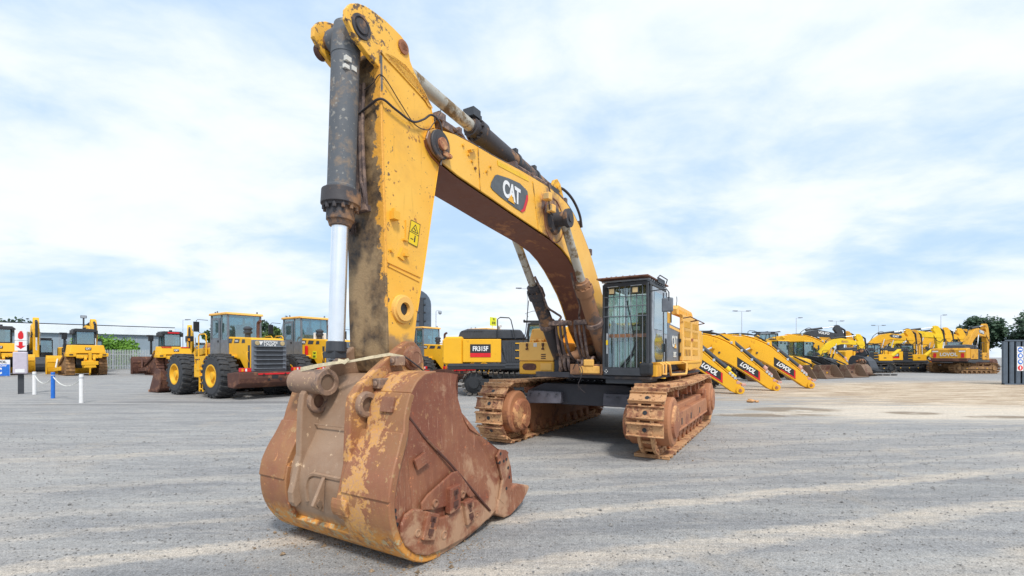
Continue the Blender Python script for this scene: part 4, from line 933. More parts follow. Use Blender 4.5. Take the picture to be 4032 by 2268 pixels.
# engine hood behind
k = MB(); k.box(-3.2, .55, -1.45, 1.30, 2.2, 2.72); k.prism([(-2.9, 2.72), (-2.8, 2.9), (-1.2, 2.9), (-1.0, 2.72)], -.8, .9); k.build('engine_hood', M['paint'], EX, .04)
k = MB(); k.box(.42, .80, .95, 1.62, 2.72, 2.98); k.build('air_cleaner_housing', M['paint'], EX, .02)

# --- cab
x0, x1, y0, y1, z0, z1 = .92, 2.28, .68, 1.64, 1.70, 3.46
k = MB(); k.box(x0, x1+.05, y0, y1, 1.56, 1.70); k.box(x0, x1+.04, y0, y1, 3.40, 3.47)
cab = k.build('cab', M['dark'], EX, .015)
for x, y in ((x1, y0), (x1, y1-.06), (x0, y0), (x0, y1-.06)):
    k = MB(); k.box(x-.07, x+.0, y, y+.06, 1.70, 3.40); k.build('corner_post', M['dark'], cab, .008)
k = MB(); k.box(x1-.02, x1-.012, y0+.06, y1-.06, 2.42, 3.38); k.build('windscreen', M['glass'], cab)
k = MB(); k.box(x1-.02, x1-.012, y0+.06, y1-.06, 1.72, 2.36); k.build('lower_windscreen', M['glass'], cab)
k = MB(); k.box(x1-.035, x1+.01, y0+.06, y1-.06, 2.355, 2.425); k.build('screen_bar', M['barrel3'], cab)
k = MB(); k.box(x0, x0+.03, y0+.06, y1-.06, 2.3, 3.36); k.build('rear_window', M['glass'], cab)
k = MB(); k.box(x0, x0+.03, y0+.06, y1-.06, 1.7, 2.3); k.build('rear_wall', M['dark'], cab)
k = MB(); k.box(x0+.07, x1-.07, y0, y0+.012, 2.3, 3.36); k.build('right_window', M['glass'], cab)
k = MB(); k.box(x0+.07, x1-.07, y0, y0+.02, 1.7, 2.3); k.build('right_wall', M['dark'], cab)
# interior
k = MB(); k.box(1.15, 1.60, .95, 1.40, 1.95, 2.12); k.box(1.02, 1.16, .95, 1.40, 2.10, 2.70); k.box(1.03, 1.13, 1.07, 1.28, 2.72, 2.92); k.build('seat', M['dark'], cab, .04)
k = MB(); k.box(1.72, 1.86, .80, .92, 1.75, 2.30); k.cyl((1.65, 1.35, 2.1), (1.72, 1.36, 2.48), .018, n=8); k.cyl((1.65, .98, 2.1), (1.72, .98, 2.48), .018, n=8); k.box(1.9, 2.0, 1.1, 1.22, 2.52, 2.60); k.build('controls', M['black'], cab, .01)
k = MB(); k.box(2.18, 2.20, .86, 1.28, 1.75, 2.27); k.build('floor_board', M['cream'], cab)
k = MB(); k.prism([(.80, 2.42), (.80, 2.72), (.98, 2.60), (1.12, 2.42)], 2.2, 2.21, None, 'x'); k.build('hanging_card', M['lgrey'], cab)
k = MB(); k.box(2.21, 2.215, 1.23, 1.40, 2.50, 2.58); k.build('paper_notice', M['cream'], cab)
# front guard
gx = x1+.10
k = MB()
for y in (.70, 1.60): k.box(gx-.02, gx+.02, y-.022, y+.022, 1.66, 3.44)
for z in (1.70, 3.42): k.box(gx-.018, gx+.018, .70, 1.60, z-.04, z+.04)
gd = k.build('front_guard', M['dark'], cab, .004)
k = MB()
for i in range(7): yy = .80+i*.117; k.cyl((gx, yy, 1.70), (gx, yy, 3.42), .0095, n=7)
for z in (3.18, 2.98, 2.78): k.cyl((gx+.012, .70, z), (gx+.012, 1.60, z), .0095, n=7)
k.build('guard_bars', M['grey'], gd)
k = MB(); k.box(gx-.02, gx+.022, .70, 1.60, 1.58, 1.70); k.build('guard_sill', M['dark'], gd, .006)
k = MB()
for yc in (.76, 1.52):
    for dy, dz in ((0, .03), (-.025, 0), (.025, 0), (0, -.03)): k.cyl((gx+.022, yc+dy, 1.66+dz), (gx+.028, yc+dy, 1.66+dz), .010, n=8)
k.build('bolt_heads', M['white'], gd)
k = MB(); k.tube([(gx+.03, .78, 2.02), (gx+.03, .78, 2.44)], .012, 6, False); k.build('gas_strut', M['galv'], gd)
k = MB(); k.box(gx+.02, gx+.045, .765, .795, 2.20, 2.30); k.build('yellow_sleeve', M['yel4'], gd)
k = MB(); k.box(x1-.008, x1+.006, 1.12, 1.16, 2.42, 2.44); k.tube([(x1+.012, 1.30, 2.40), (x1+.012, 1.20, 2.9), (x1+.012, 1.16, 3.10)], .012, 5, False); k.tube([(x1+.012, 1.02, 1.72), (x1+.012, 1.26, 2.02), (x1+.012, 1.36, 2.28)], .02, 5, False); k.tube([(x1+.012, 1.10, 1.72), (x1+.012, 1.30, 2.02)], .014, 5, False); k.build('wiper', M['black'], cab)
for yc in (.90, 1.38):
    k = MB(); k.box(gx+.03, gx+.09, yc-.065, yc+.065, 3.22, 3.35); l_ = k.build('work_light', M['black'], cab, .012)
    k = MB(); k.box(gx+.09, gx+.10, yc-.052, yc+.052, 3.235, 3.335); k.build('lens', M['lamp'], l_, .004)
    k = MB(); k.tube([(gx+.05, yc-.1, 3.38), (gx+.05, yc+.12, 3.385)], .010, 5, False); k.build('lamp_bracket', M['galv'], l_)
# roof guard
k = MB(); k.box(x0-.05, gx+.22, y0-.06, y1+.03, 3.525, 3.555); rg = k.build('roof_guard', M['rustd'], cab, .004)
k = MB()
for i in range(9): k.box(x0+.05+i*.165, x0+.10+i*.165, y0-.04, y1, 3.49, 3.522)
for y in (.72, 1.58): k.box(x0, x1, y-.015, y+.015, 3.47, 3.50)
k.build('guard_slats', M['galv'], rg)
for yy in (.78, .88, .98, 1.12, 1.26, 1.36):
    k = MB(); k.prism([(yy-.03, 3.555), (yy-.015, 3.60), (yy+.01, 3.60), (yy+.035, 3.555)], gx+.02, gx+.05, None, 'x'); k.build('clip', M['galv'], rg)
k = MB(); k.box(1.3, 1.9, y1+.035, y1+.05, 3.50, 3.60); k.tube([(2.0, y1+.06, 3.56), (1.95, y1+.10, 3.62), (1.3, y1+.10, 3.62), (1.25, y1+.06, 3.54)], .012, 6, False); k.build('side_rail', M['black'], rg)
# door side
k = MB(); k.prism([(.95, 1.70), (2.20, 1.70), (2.22, 2.6), (2.16, 3.38), (1.05, 3.38), (.93, 2.6)], y1-.012, y1+.018); dr = k.build('door', M['lgrey'], cab, .006)
k = MB(); k.prism([(1.42, 2.52), (2.12, 2.52), (2.08, 3.28), (1.42, 3.28)], y1+.020, y1+.026); k.build('door_window', M['sideglass'], dr)
k = MB(); k.prism(chaikin([(1.36, 1.80), (2.08, 1.80), (2.10, 2.44), (1.36, 2.44)], 1), y1+.020, y1+.026); k.build('lower_door_window', M['sideglass'], dr)
k = MB(); k.prism([(.98, 2.46), (1.28, 2.46), (1.28, 3.28), (1.08, 3.28)], y1+.020, y1+.026); k.build('rear_side_window', M['sideglass'], dr)
k = MB(); k.box(1.30, 1.34, y1+.02, y1+.032, 1.74, 3.34); k.box(1.04, 1.18, y1+.02, y1+.028, 1.72, 2.36)
for i in range(4): k.box(1.05+i*.035, 1.062+i*.035, y1+.028, y1+.034, 1.76, 2.34)
k.build('door_trim', M['dark'], dr)
k = MB(); k.box(1.26, 1.33, y1+.03, y1+.07, 2.06, 2.24); k.build('door_handle', M['black'], dr, .01)
k = MB(); k.tube([(2.32, y1+.0, 3.26), (2.26, y1+.30, 3.29), (2.24, y1+.34, 3.22), (2.24, y1+.34, 3.05)], .012, 6, False); mm = k.build('mirror_arm', M['black'], cab)
k = MB(); k.box(2.20, 2.25, y1+.20, y1+.42, 2.84, 3.12); k.build('mirror', M['grey'], mm, .03)
k = MB(); k.tube([(.92, y1, 3.26), (.80, y1+.02, 3.30), (.66, y1+.02, 3.30), (.60, y1+.02, 3.22), (.58, y1+.02, 2.74)], .016, 6, False); k.tube([(.90, y1, 3.12), (.62, y1+.02, 3.12)], .012, 6, False); k.build('handrail', M['black'], EX)
k = MB(); k.box(x0+.1, x1+.03, y0+.03, y1-.18, 1.40, 1.56); k.build('belly_guard', M['dark'], EX, .02)
# grey side door of the engine compartment with lettering
k = MB(); k.prism([(-.42, 1.84), (.86, 1.84), (.84, 2.72), (-.42, 2.66)], 1.58, 1.655); sdp = k.build('side_panel', M['grey'], EX, .01)
k = MB(); k.prism([(-.36, 2.56), (.72, 2.62), (.72, 2.68), (-.36, 2.62)], 1.656, 1.662); k.build('tan_stripe', M['pale'], sdp)
k = MB(); k.box(-.50, -.30, 1.657, 1.70, 2.32, 2.40); k.build('hinge', M['black'], sdp, .006)
k = MB(); k.box(-.50, -.30, 1.657, 1.70, 1.98, 2.06); k.build('hinge', M['black'], sdp, .006)
k = MB(); k.box(-.42, -.20, 1.656, 1.661, 1.87, 2.52); k.build('vent_gap', M['black'], sdp)
Mt = basis((.22, 1.664, 2.30), (-1, 0, 0), (0, 0, 1)); text('CAT', .36, Mt, M['cream'], sdp, off=.03, sx=.8)
k = MB(); k.prism([(.30, 2.16), (.04, 2.16), (.17, 2.27)], 1.672, 1.675); k.build('yellow_triangle', M['pale'], sdp)
text('385C', .17, basis((.20, 1.664, 2.0), (-1, 0, 0), (0, 0, 1)), M['cream'], sdp, off=.03, sx=.8)
# tall ribbed double door
k = MB(); k.prism([(-.36, 1.86), (-.36, 2.92), (-.30, 3.0), (-2.6, 2.98), (-2.75, 2.60), (-2.9, 1.84)], 1.66, 1.74)
td = k.build('ribbed_door', M['pale'], EX, .012)
for r_ in range(4):
    for c in range(2):
        k = MB(); xx = -.52-c*1.1; zz = 1.98+r_*.235
        k.hexa([(xx, 1.735, zz), (xx-.80, 1.735, zz), (xx-.80, 1.735, zz+.165), (xx, 1.735, zz+.165), (xx, 1.746, zz), (xx-.80, 1.746, zz), (xx-.80, 1.746, zz+.165), (xx, 1.746, zz+.165)]); k.build('pressed_panel', M['yel3'], td, .004)
k = MB(); k.box(-1.46, -1.42, 1.742, 1.765, 2.36, 2.44); k.box(-1.62, -1.58, 1.742, 1.765, 2.36, 2.44); k.build('door_lock', M['rust'], td)
k = MB(); k.prism([(-.28, 3.0), (-.24, 3.14), (-.45, 3.24), (-2.2, 3.20), (-2.6, 2.98)], 1.48, 1.62)
for i in range(4): pass
hd = k.build('top_guard', M['pale'], EX, .015)
k = MB()
for i in range(4): k.box(-.50-i*.45, -.82-i*.45, 1.622, 1.632, 3.03, 3.13)
k.build('pressed_panels', M['paint'], hd)
k = MB(); k.tube([(-.30, 1.75, 2.90), (-.35, 1.92, 2.93), (-1.25, 1.92, 2.91), (-1.3, 1.75, 2.88)], .014, 6, False); k.tube([(-1.35, 1.75, 2.88), (-1.4, 1.92, 2.91), (-2.4, 1.92, 2.89), (-2.45, 1.75, 2.86)], .014, 6, False); k.build('handrail', M['rustd'], td)
k = MB(); k.tube([(-.3, 1.6, 3.2), (-.30, 1.6, 3.28), (-.34, 1.6, 3.34), (-.32, 1.6, 3.44)], .008, 5); k.build('bent_wire', M['hose'], EX)
# side step under the cab
k = MB(); k.box(-2.9, 2.28, 1.42, 1.76, 1.78, 1.85); k.prism([(2.28, 1.56), (2.28, 1.85), (1.7, 1.85), (1.9, 1.56)], 1.50, 1.76); k.prism([(-.6, 1.80), (-2.9, 1.80), (-2.8, 1.66), (-1.2, 1.60)], 1.3, 1.74); ss = k.build('side_step', M['paint'], EX, .015)
k = MB(); k.tube([(2.20, 1.80, 1.83), (2.20, 1.86, 1.80), (2.20, 1.86, 1.62), (1.96, 1.86, 1.60), (1.95, 1.86, 1.80), (1.95, 1.80, 1.83)], .022, 7, False); k.build('step_loop', M['pale'], ss)
k = MB(); k.tube([(1.75, 1.80, 1.84), (1.72, 1.88, 1.80), (1.60, 1.88, 1.58), (.0, 1.88, 1.55), (-.06, 1.88, 1.62), (-.06, 1.88, 1.80), (-.06, 1.78, 1.84)], .026, 8, False); k.build('step_loop', M['pale'], ss)
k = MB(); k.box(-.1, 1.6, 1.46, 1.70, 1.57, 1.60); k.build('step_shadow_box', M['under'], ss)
k = MB(); k.prism([(2.28, 1.56), (2.42, 1.58), (2.42, 1.84), (2.28, 1.86)], 1.44, 1.70); k.build('corner_bumper', M['black'], EX, .05, 3)
k = MB(); k.box(-3.4, -.6, 1.0, 1.6, 1.45, 1.60); k.cyl((-1.0, 1.2, 1.42), (-1.0, 1.55, 1.42), .10); k.build('slew_frame_edge', M['trackfr'], EX, .02)

# ================================================================== machines standing in the yard
def wheel(parent, x, y, z, r, w, side, rim=None, lug=True, rr=.52):
    """a tyre (with lugs) and its rim; side = +1/-1 tells which way the dish faces"""
    rim = rim or M['yel2']; k = MB()
    k.lathe((x, y-w/2, z), (0, 1, 0), [(0, r*rr), (.0, r*.80), (w*.06, r*.90), (w*.16, r*.955), (w*.84, r*.955), (w*.94, r*.90), (w, r*.80), (w, r*rr), (0, r*rr)], 40, False)
    o = k.build('wheel', M['rubber'], parent)
    if lug:
        k = MB(); n = 22
        for i in range(n):
            for s in (-1, 1):
                a = 2*math.pi*(i+(.5 if s > 0 else 0))/n; Mx = Matrix.Translation((x, y, z)) @ Matrix.Rotation(a, 4, 'Y')
                k.hexa([Mx @ Vector(p) for p in ((.02-.075*r-.0, s*w*.02, r*.93), (.02+.06*r, s*w*.02, r*.93), (.02+.13*r, s*w*.50, r*.88), (.02-.01*r, s*w*.50, r*.88), (.02-.06*r, s*w*.02, r*1.0), (.02+.045*r, s*w*.02, r*1.0), (.02+.11*r, s*w*.485, r*.985), (.02+.01*r, s*w*.485, r*.985))])
        k.build('tread', M['tread'], o, .008, 1)
    k = MB(); c = (x, y+side*(w*.5-.16), z)
    k.lathe(c, (0, side, 0), [(0, r*rr*.98), (.12, r*rr*1.0), (.165, r*rr*.98), (.165, r*rr*.86), (.05, r*rr*.74), (.02, r*rr*.62), (.06, r*rr*.36), (.13, r*rr*.32), (.14, .01)], 32)
    for i in range(10): a = i*math.pi/5; k.cyl((x+math.cos(a)*r*rr*.52, c[1]+side*.03, z+math.sin(a)*r*rr*.52), (x+math.cos(a)*r*rr*.52, c[1]+side*.07, z+math.sin(a)*r*rr*.52), .02, n=6)
    k.build('rim', rim, o)
    return o

def cab_box(parent, x0, x1, y0, y1, z0, z1, frame, roof, glassm, sill=.35, name='cab', ov=.08, taper=.06, rt=.09, mids=()):
    """glazed cab: posts, roof, sill panels, panes, seat"""
    t = .045
    k = MB(); k.box(x0, x1, y0, y1, z0, z0+.06)
    zs = z0+sill
    for (x, sx) in ((x0, 1), (x1, -1)):
        for (y, sy) in ((y0, 1), (y1, -1)):
            xa, xb = (x, x+sx*t*1.6); ya, yb = (y, y+sy*t*1.6); tx = sx*taper; 
            k.hexa([(xa, ya, z0), (xb, ya, z0), (xb, yb, z0), (xa, yb, z0), (xa+tx, ya, z1), (xb+tx, ya, z1), (xb+tx, yb, z1), (xa+tx, yb, z1)])
    for y in (y0+.005, y1-.045): k.box(x0+.01, x1-.01, y, y+.04, z0, zs)
    for x in (x0+.01, x1-.05): k.box(x, x+.04, y0+.01, y1-.01, z0, zs)
    for xm in mids:
        for y in (y0, y1-.06): k.box(xm-.03, xm+.03, y, y+.06, z0, z1)
    o = k.build(name, frame, parent, .01, 1)
    k = MB(); k.prism([(x0+taper-ov, z1), (x1-taper+ov, z1), (x1-taper+ov-.03, z1+rt), (x0+taper-ov+.04, z1+rt)], y0-ov*.6, y1+ov*.6); k.build('cab_roof', roof, o, .025)
    k = MB(); g_ = .025
    k.hexa([(x0+g_, y0+t, zs), (x0+g_+.006, y0+t, zs), (x0+g_+.006, y1-t, zs), (x0+g_, y1-t, zs), (x0+g_+taper, y0+t, z1), (x0+g_+taper+.006, y0+t, z1), (x0+g_+taper+.006, y1-t, z1), (x0+g_+taper, y1-t, z1)])
    k.hexa([(x1-g_-.006, y0+t, zs), (x1-g_, y0+t, zs), (x1-g_, y1-t, zs), (x1-g_-.006, y1-t, zs), (x1-g_-taper-.006, y0+t, z1), (x1-g_-taper, y0+t, z1), (x1-g_-taper, y1-t, z1), (x1-g_-taper-.006, y1-t, z1)])
    for y in (y0+g_, y1-g_-.006): k.box(x0+.07+taper, x1-.07-taper, y, y+.006, zs, z1)
    k.build('window_panes', glassm, o)
    cx, cy = (x0+x1)/2, (y0+y1)/2
    k = MB(); k.box(cx-.25, cx+.22, cy-.24, cy+.24, z0+.15, z0+.50); k.box(cx-.34, cx-.22, cy-.24, cy+.24, z0+.45, z0+1.05); k.box(cx-.32, cx-.24, cy-.12, cy+.12, z0+1.05, z0+1.25); k.cyl((cx+.45, cy, z0+.4), (cx+.36, cy, z0+.75), .03, n=6); k.cyl((cx+.37, cy, z0+.74), (cx+.34, cy, z0+.77), .18, n=14); k.build('seat', M['black'], o, .03, 1)
    return o

# ---- wheel loaders
def wheel_loader(label, loc, yaw, scale):
    t = thing('wheel_loader', label, 'wheel loader', loc, yaw, 'parked wheel loaders', scale)
    Y = M['yel2']
    # rear body with hood
    k = MB(); k.prism([(-3.02, 1.02), (-3.02, 2.20), (-2.9, 2.26), (-1.05, 2.34), (-1.05, 1.1), (-1.5, 1.45), (-2.1, 1.45), (-2.6, .95)], -.62, .62)
    k.box(-1.9, -.3, -.75, .75, 1.5, 1.62)
    body = k.build('body', Y, t, .04, 2)
    k = MB(); k.box(-3.09, -3.0, -.66, .66, 1.0, 2.18); gr = k.build('rear_grille', M['grey'], t, .03)
    k = MB(); k.box(-3.098, -3.085, -.5, .5, 1.12, 1.92); k.build('grille_mesh', M['dark'], gr)
    for i in range(6):
        k = MB(); z = 1.10+i*.165; k.box(-3.15, -3.08, -.60, .60, z, z+.03); k.build('grille_slat', M['grey'], gr, .008, 1)
    for s in (-1, 1):
        k = MB(); k.lathe((-3.09, s*.48, 2.06), (-1, 0, 0), [(0, .085), (.03, .085), (.035, .06)], 18); k.build('tail_lamp', M['lamp'], gr)
    # counterweight bumper
    k = MB(); k.prism([(-3.05, 1.0), (-3.42, 1.0), (-3.44, .78), (-3.40, .60), (-3.0, .42), (-2.6, .45), (-2.55, .95)], -1.28, 1.28)
    bp = k.build('counterweight', M['rustd'], t, .03)
    k = MB(); k.box(-3.452, -3.43, -1.16, .62, .90, .955); k.build('reflector_strip', M['red'], bp)
    k = MB(); k.box(-3.45, -3.425, -.12, .12, .74, .88)
    for y, z in ((-.22, .72), (.22, .72), (-.4, .9), (.42, .9)): k.cyl((-3.452, y, z), (-3.42, y, z), .045, n=12)
    k.build('hitch_hole', M['black'], bp)
    for s in (-1, 1):
        k = MB(); k.box(-3.30, -3.16, s*.98-.19, s*.98+.19, 1.01, 1.15); rl = k.build('rear_light', M['red'], t, .012)
        k = MB(); k.box(-3.31, -3.298, s*.98-.03, s*.98+.03, 1.03, 1.13); k.build('white_lens', M['white'], rl)
        k = MB(); k.box(-3.308, -3.299, s*.98+.09, s*.98+.16, 1.03, 1.13); k.build('amber_lens', M['amber'], rl)
    # side decals
    for s in (-1, 1):
        k = MB()
        k.prism([(-1.12, 2.08), (-1.50, 2.08), (-1.58, 2.24), (-1.12, 2.27)], *sorted((s*.622, s*.628))); k.prism([(-1.68, 2.08), (-2.05, 2.08), (-2.12, 2.22), (-1.76, 2.24)], *sorted((s*.622, s*.628))); k.prism([(-2.25, 2.07), (-2.5, 2.07), (-2.5, 2.2), (-2.31, 2.21)], *sorted((s*.622, s*.628)))
        k.prism([(-2.72, 1.12), (-2.86, 1.12), (-2.86, 1.98), (-2.72, 1.98)], *sorted((s*.622, s*.628)))
        k.build('side_decal', M['dark'], body)
        k = MB(); k.tube([(-2.78, s*.63, 1.75), (-2.80, s*.70, 1.70), (-2.86, s*.70, 1.45), (-2.82, s*.63, 1.35)], .015, 6); k.build('grab_handle', Y, body)
    # platform, fender, steps
    for s in (1, -1):
        k = MB(); k.prism([(-.05, 1.46), (-.05, 1.56), (-1.45, 1.62), (-1.62, 1.58), (-1.62, 1.54), (-.9, 1.50), (-.62, 1.2), (-.5, 1.2), (-.5, 1.46)], *sorted((s*.63, s*1.32))); fd = k.build('fender', Y, t, .012)
        k = MB(); k.box(-1.9, -1.0, *sorted((s*1.322, s*1.33)), 1.45, 1.505); k.build('reflector_strip', M['red'], fd)
        k = MB(); k.box(-.55, -.15, *sorted((s*.9, s*1.30)), 1.0, 1.42); k.box(-.62, .1, *sorted((s*.86, s*1.28)), .75, 1.28); k.build('tank', Y, t, .03)
        k = MB()
        for z in (.30, .55, .80, 1.05): k.box(-.75, -.5, *sorted((s*1.22, s*1.34)), z, z+.04)
        for x in (-.76, -.49): k.box(x-.02, x+.02, *sorted((s*1.28, s*1.34)), .22, 1.42)
        k.build('ladder', Y, t, .006, 1)
        k = MB(); k.tube([(-.95, s*1.28, 1.5), (-.95, s*1.28, 2.35), (-.85, s*1.28, 2.42), (-.40, s*1.28, 2.42), (-.32, s*1.28, 2.35), (-.32, s*1.28, 1.5)], .024, 7, False)
        k.tube([(-.05, s*1.28, 1.1), (-.05, s*1.3, 1.75), (-.16, s*1.3, 1.92), (-.32, s*1.28, 1.95)], .022, 7); k.build('handrail', Y, t)
    # cab
    c = cab_box(t, -1.30, .20, -.66, .66, 1.60, 3.20, M['grey'], M['pale'], M['bglass'], .62, mids=(-.72,))
    k = MB(); k.box(-.66, -.05, .662, .685, 1.62, 3.10); dd = k.build('door', M['grey'], c, .01)
    k = MB(); k.box(-.58, -.13, .686, .692, 2.30, 3.0); k.build('door_window', M['bglass'], dd)
    k = MB(); k.box(-.60, -.52, .687, .71, 2.12, 2.2); k.build('door_handle', M['black'], dd)
    k = MB(); k.tube([(.18, .74, 3.02), (.32, 1.06, 3.04), (.34, 1.10, 2.98), (.34, 1.10, 2.6), (.2, .85, 2.4)], .012, 6, False); k.box(.30, .36, 1.0, 1.20, 2.55, 2.95); k.build('mirror', M['black'], c, .015)
    k = MB()
    for x, y in ((.1, .5), (-.3, .6), (-1.2, -.5)): k.ring((x, y-.01, 3.33), (x, y+.01, 3.33), .045, .03, 12)
    k.build('lifting_eye', M['dark'], c)
    k = MB(); k.lathe((-1.95, .24, 2.3), (0, 0, 1), [(0, .10), (.14, .10), (.15, .15), (.22, .16), (.24, .13), (.29, .13), (.31, .16), (.36, .16), (.42, .08), (.43, .0)], 20); k.build('air_intake', M['dark'], t)
    k = MB(); k.tube([(-2.2, -.02, 2.2), (-2.2, -.02, 2.78), (-2.24, -.02, 2.88), (-2.36, -.02, 2.93)], .058, 12); k.build('exhaust_pipe', M['rustd'], t)
    # front frame and arms
    k = MB(); k.prism([(.15, .75), (.2, 1.75), (.7, 1.95), (1.3, 1.9), (1.9, 1.1), (1.9, .6), (.6, .55)], -.42, .42); k.build('front_frame', Y, t, .03)
    k = MB(); k.box(-1.2, .3, -.3, .3, .65, 1.1); k.build('articulation_joint', M['dark'], t)
    for s in (1, -1):
        k = MB(); k.band([(.9, 1.80, .24), (1.7, 1.72, .34), (2.5, 1.2, .34), (3.1, .5, .22)], *sorted((s*.46, s*.56))); k.build('lift_arm', Y, t, .01)
        k = MB(); k.cyl((.9, s*.72, 1.1), (2.2, s*.72, 1.32), .07, n=12); k.build('lift_cylinder', M['dark'], t)
        k = MB(); k.box(1.1, 1.3, s*1.0-.12, s*1.0+.12, 2.18, 2.40); k.cyl((1.2, s*1.0, 1.9), (1.2, s*1.0, 2.2), .02); hl = k.build('headlight', M['black'], t, .02)
        k = MB(); k.box(1.09, 1.1, s*1.0+.02, s*1.0+.1, 2.2, 2.3); k.build('indicator', M['amber'], hl)
    k = MB(); k.band([(1.0, 2.05, .2), (1.8, 2.0, .3), (2.6, 1.5, .25), (2.9, .9, .2)], -.12, .12); k.build('tilt_linkage', M['rust'], t, .01)
    # bucket
    pr = [(3.05, .95), (3.0, .55), (3.1, .2), (3.35, .05), (4.2, .03)]
    k = MB()
    k.prism(pr+[(4.2, .07), (3.38, .1), (3.15, .24), (3.06, .55), (3.1, .94)], -1.38, 1.38)
    for s in (-1.38, 1.33): k.prism([(3.0, .98), (2.98, .5), (3.1, .18), (3.35, .03), (4.25, .01), (3.75, .8), (3.4, 1.05)], s, s+.05)
    k.build('bucket', M['rustd'], t, .01)
    k = MB()
    for i in range(7): k.box(4.1, 4.38, -1.34+i*.44-.06, -1.34+i*.44+.06, .01, .10)
    k.build('bucket_teeth', M['rust'], t, .01)
    for x in (-1.55, 1.62):
        k = MB(); k.cyl((x, -.9, .84), (x, .9, .84), .16, n=16); k.lathe((x, -.25, .84), (0, 1, 0), [(0, .16), (.1, .3), (.4, .3), (.5, .16)], 20); k.build('axle', M['dark'], t)
        for s in (1, -1): wheel(t, x, s*1.06, .84, .84, .66, s)
    return t, gr, body
WS = 1.25
wl1, gr1, body1 = wheel_loader('wheel loader with large grey rear grille and red striped rusty counterweight', (-14.6, 24.25, 0), 146, WS)
WLS = [wl1]
for loc, lab, sc_l in (((-12.1, 26.6, 0), 'wheel loader behind the chrome rod with a yellow TMP 002 plate', 1.25), ((-9.1, 29.3, 0), 'wheel loader mostly hidden behind the tall dirty excavator stick', 1.18), ((-6.5, 31.6, 0), 'wheel loader whose cab rises just right of the excavator stick', 1.18)):
    WLS.append(copy_thing(wl1, lab, loc, 146, sc_l))
Mg = basis((-3.10, -.02, 2.09), (0, -1, 0), (0, 0, 1)); text('FOTON', .15, Mg, M['white'], gr1, off=.03); Mg = basis((-3.10, -.02, 1.97), (0, -1, 0), (0, 0, 1)); text('LOVOL', .15, Mg, M['white'], gr1, off=.03)
k = MB(); k.prism([(.44, 2.13), (.26, 2.13), (.35, 1.98)], -3.108, -3.103, None, 'x'); k.build('triangle_mark', M['white'], gr1)
text('FOTON', .12, basis((-1.32, .632, 2.16), (-1, 0, 0), (0, 0, 1)), M['grey'], body1)
text('FL958G', .09, basis((-1.90, .632, 2.15), (-1, 0, 0), (0, 0, 1)), M['cream'], body1, sx=.85)
def ch(o, n): return [c for c in o.children if c.name.split('.')[0] == n][0]
for w_ in WLS[1:]:
    bb = ch(w_, 'body'); text('LOVOL', .12, basis((-1.34, .632, 2.16), (-1, 0, 0), (0, 0, 1)), M['white'], bb, sx=.9)
b2 = ch(WLS[1], 'body')
k = MB(); k.box(-2.30, -2.05, .625, .635, 1.48, 1.78); pl = k.build('number_plate', M['sgreen'], b2)
text('TMP', .10, basis((-2.175, .64, 1.70), (-1, 0, 0), (0, 0, 1)), M['black'], pl); text('002', .12, basis((-2.175, .64, 1.56), (-1, 0, 0), (0, 0, 1)), M['black'], pl)
k = MB(); k.box(-1.75, -1.6, .64, .72, 1.62, 2.02); k.build('fire_extinguisher', M['red'], b2, .03)
k = MB(); k.box(-1.78, -1.66, -.2, .35, 2.30, 2.58); k.build('white_box', M['white'], WLS[1], .02)
for w_, lab in ((( -2.6, 35.5), 'wheel loader behind the grey hood with red strips under its roof'), ((2.4, 38.0), 'wheel loader roof behind the orange beacon, left of the black cab')):
    WLS.append(copy_thing(wl1, lab, (w_[0], w_[1], 0), 146, 1.22))
k = MB(); k.box(-1.63, -1.60, .30, .68, 2.98, 3.08); k.box(-1.63, -1.60, -.68, -.34, 2.98, 3.08); k.build('red_strip', M['red'], WLS[4])
k = MB(); k.cyl((-1.2, .1, 3.25), (-1.2, .1, 3.7), .02); k.box(-1.23, -1.17, -.30, .30, 3.46, 3.96); sg = k.build('roof_plate', M['sgreen'], WLS[4])
text('TE', .16, basis((-1.24, 0, 3.84), (0, -1, 0), (0, 0, 1)), M['black'], sg); text('010', .22, basis((-1.24, 0, 3.62), (0, -1, 0), (0, 0, 1)), M['black'], sg)
k = MB(); k.tube([(-2.0, .55, 2.3), (-2.0, .55, 3.1), (-2.05, .62, 3.3), (-2.2, .75, 3.38), (-2.35, .85, 3.34)], .09, 12); k.build('exhaust_stack', M['white'], WLS[4])
k = MB(); k.cyl((-1.3, -.1, 3.25), (-1.3, -.1, 3.8), .025); k.lathe((-1.3, -.1, 3.8), (0, 0, 1), [(0, .08), (.03, .09), (.2, .08), (.28, .04), (.29, 0)], 16); k.build('beacon', M['amber'], WLS[5])

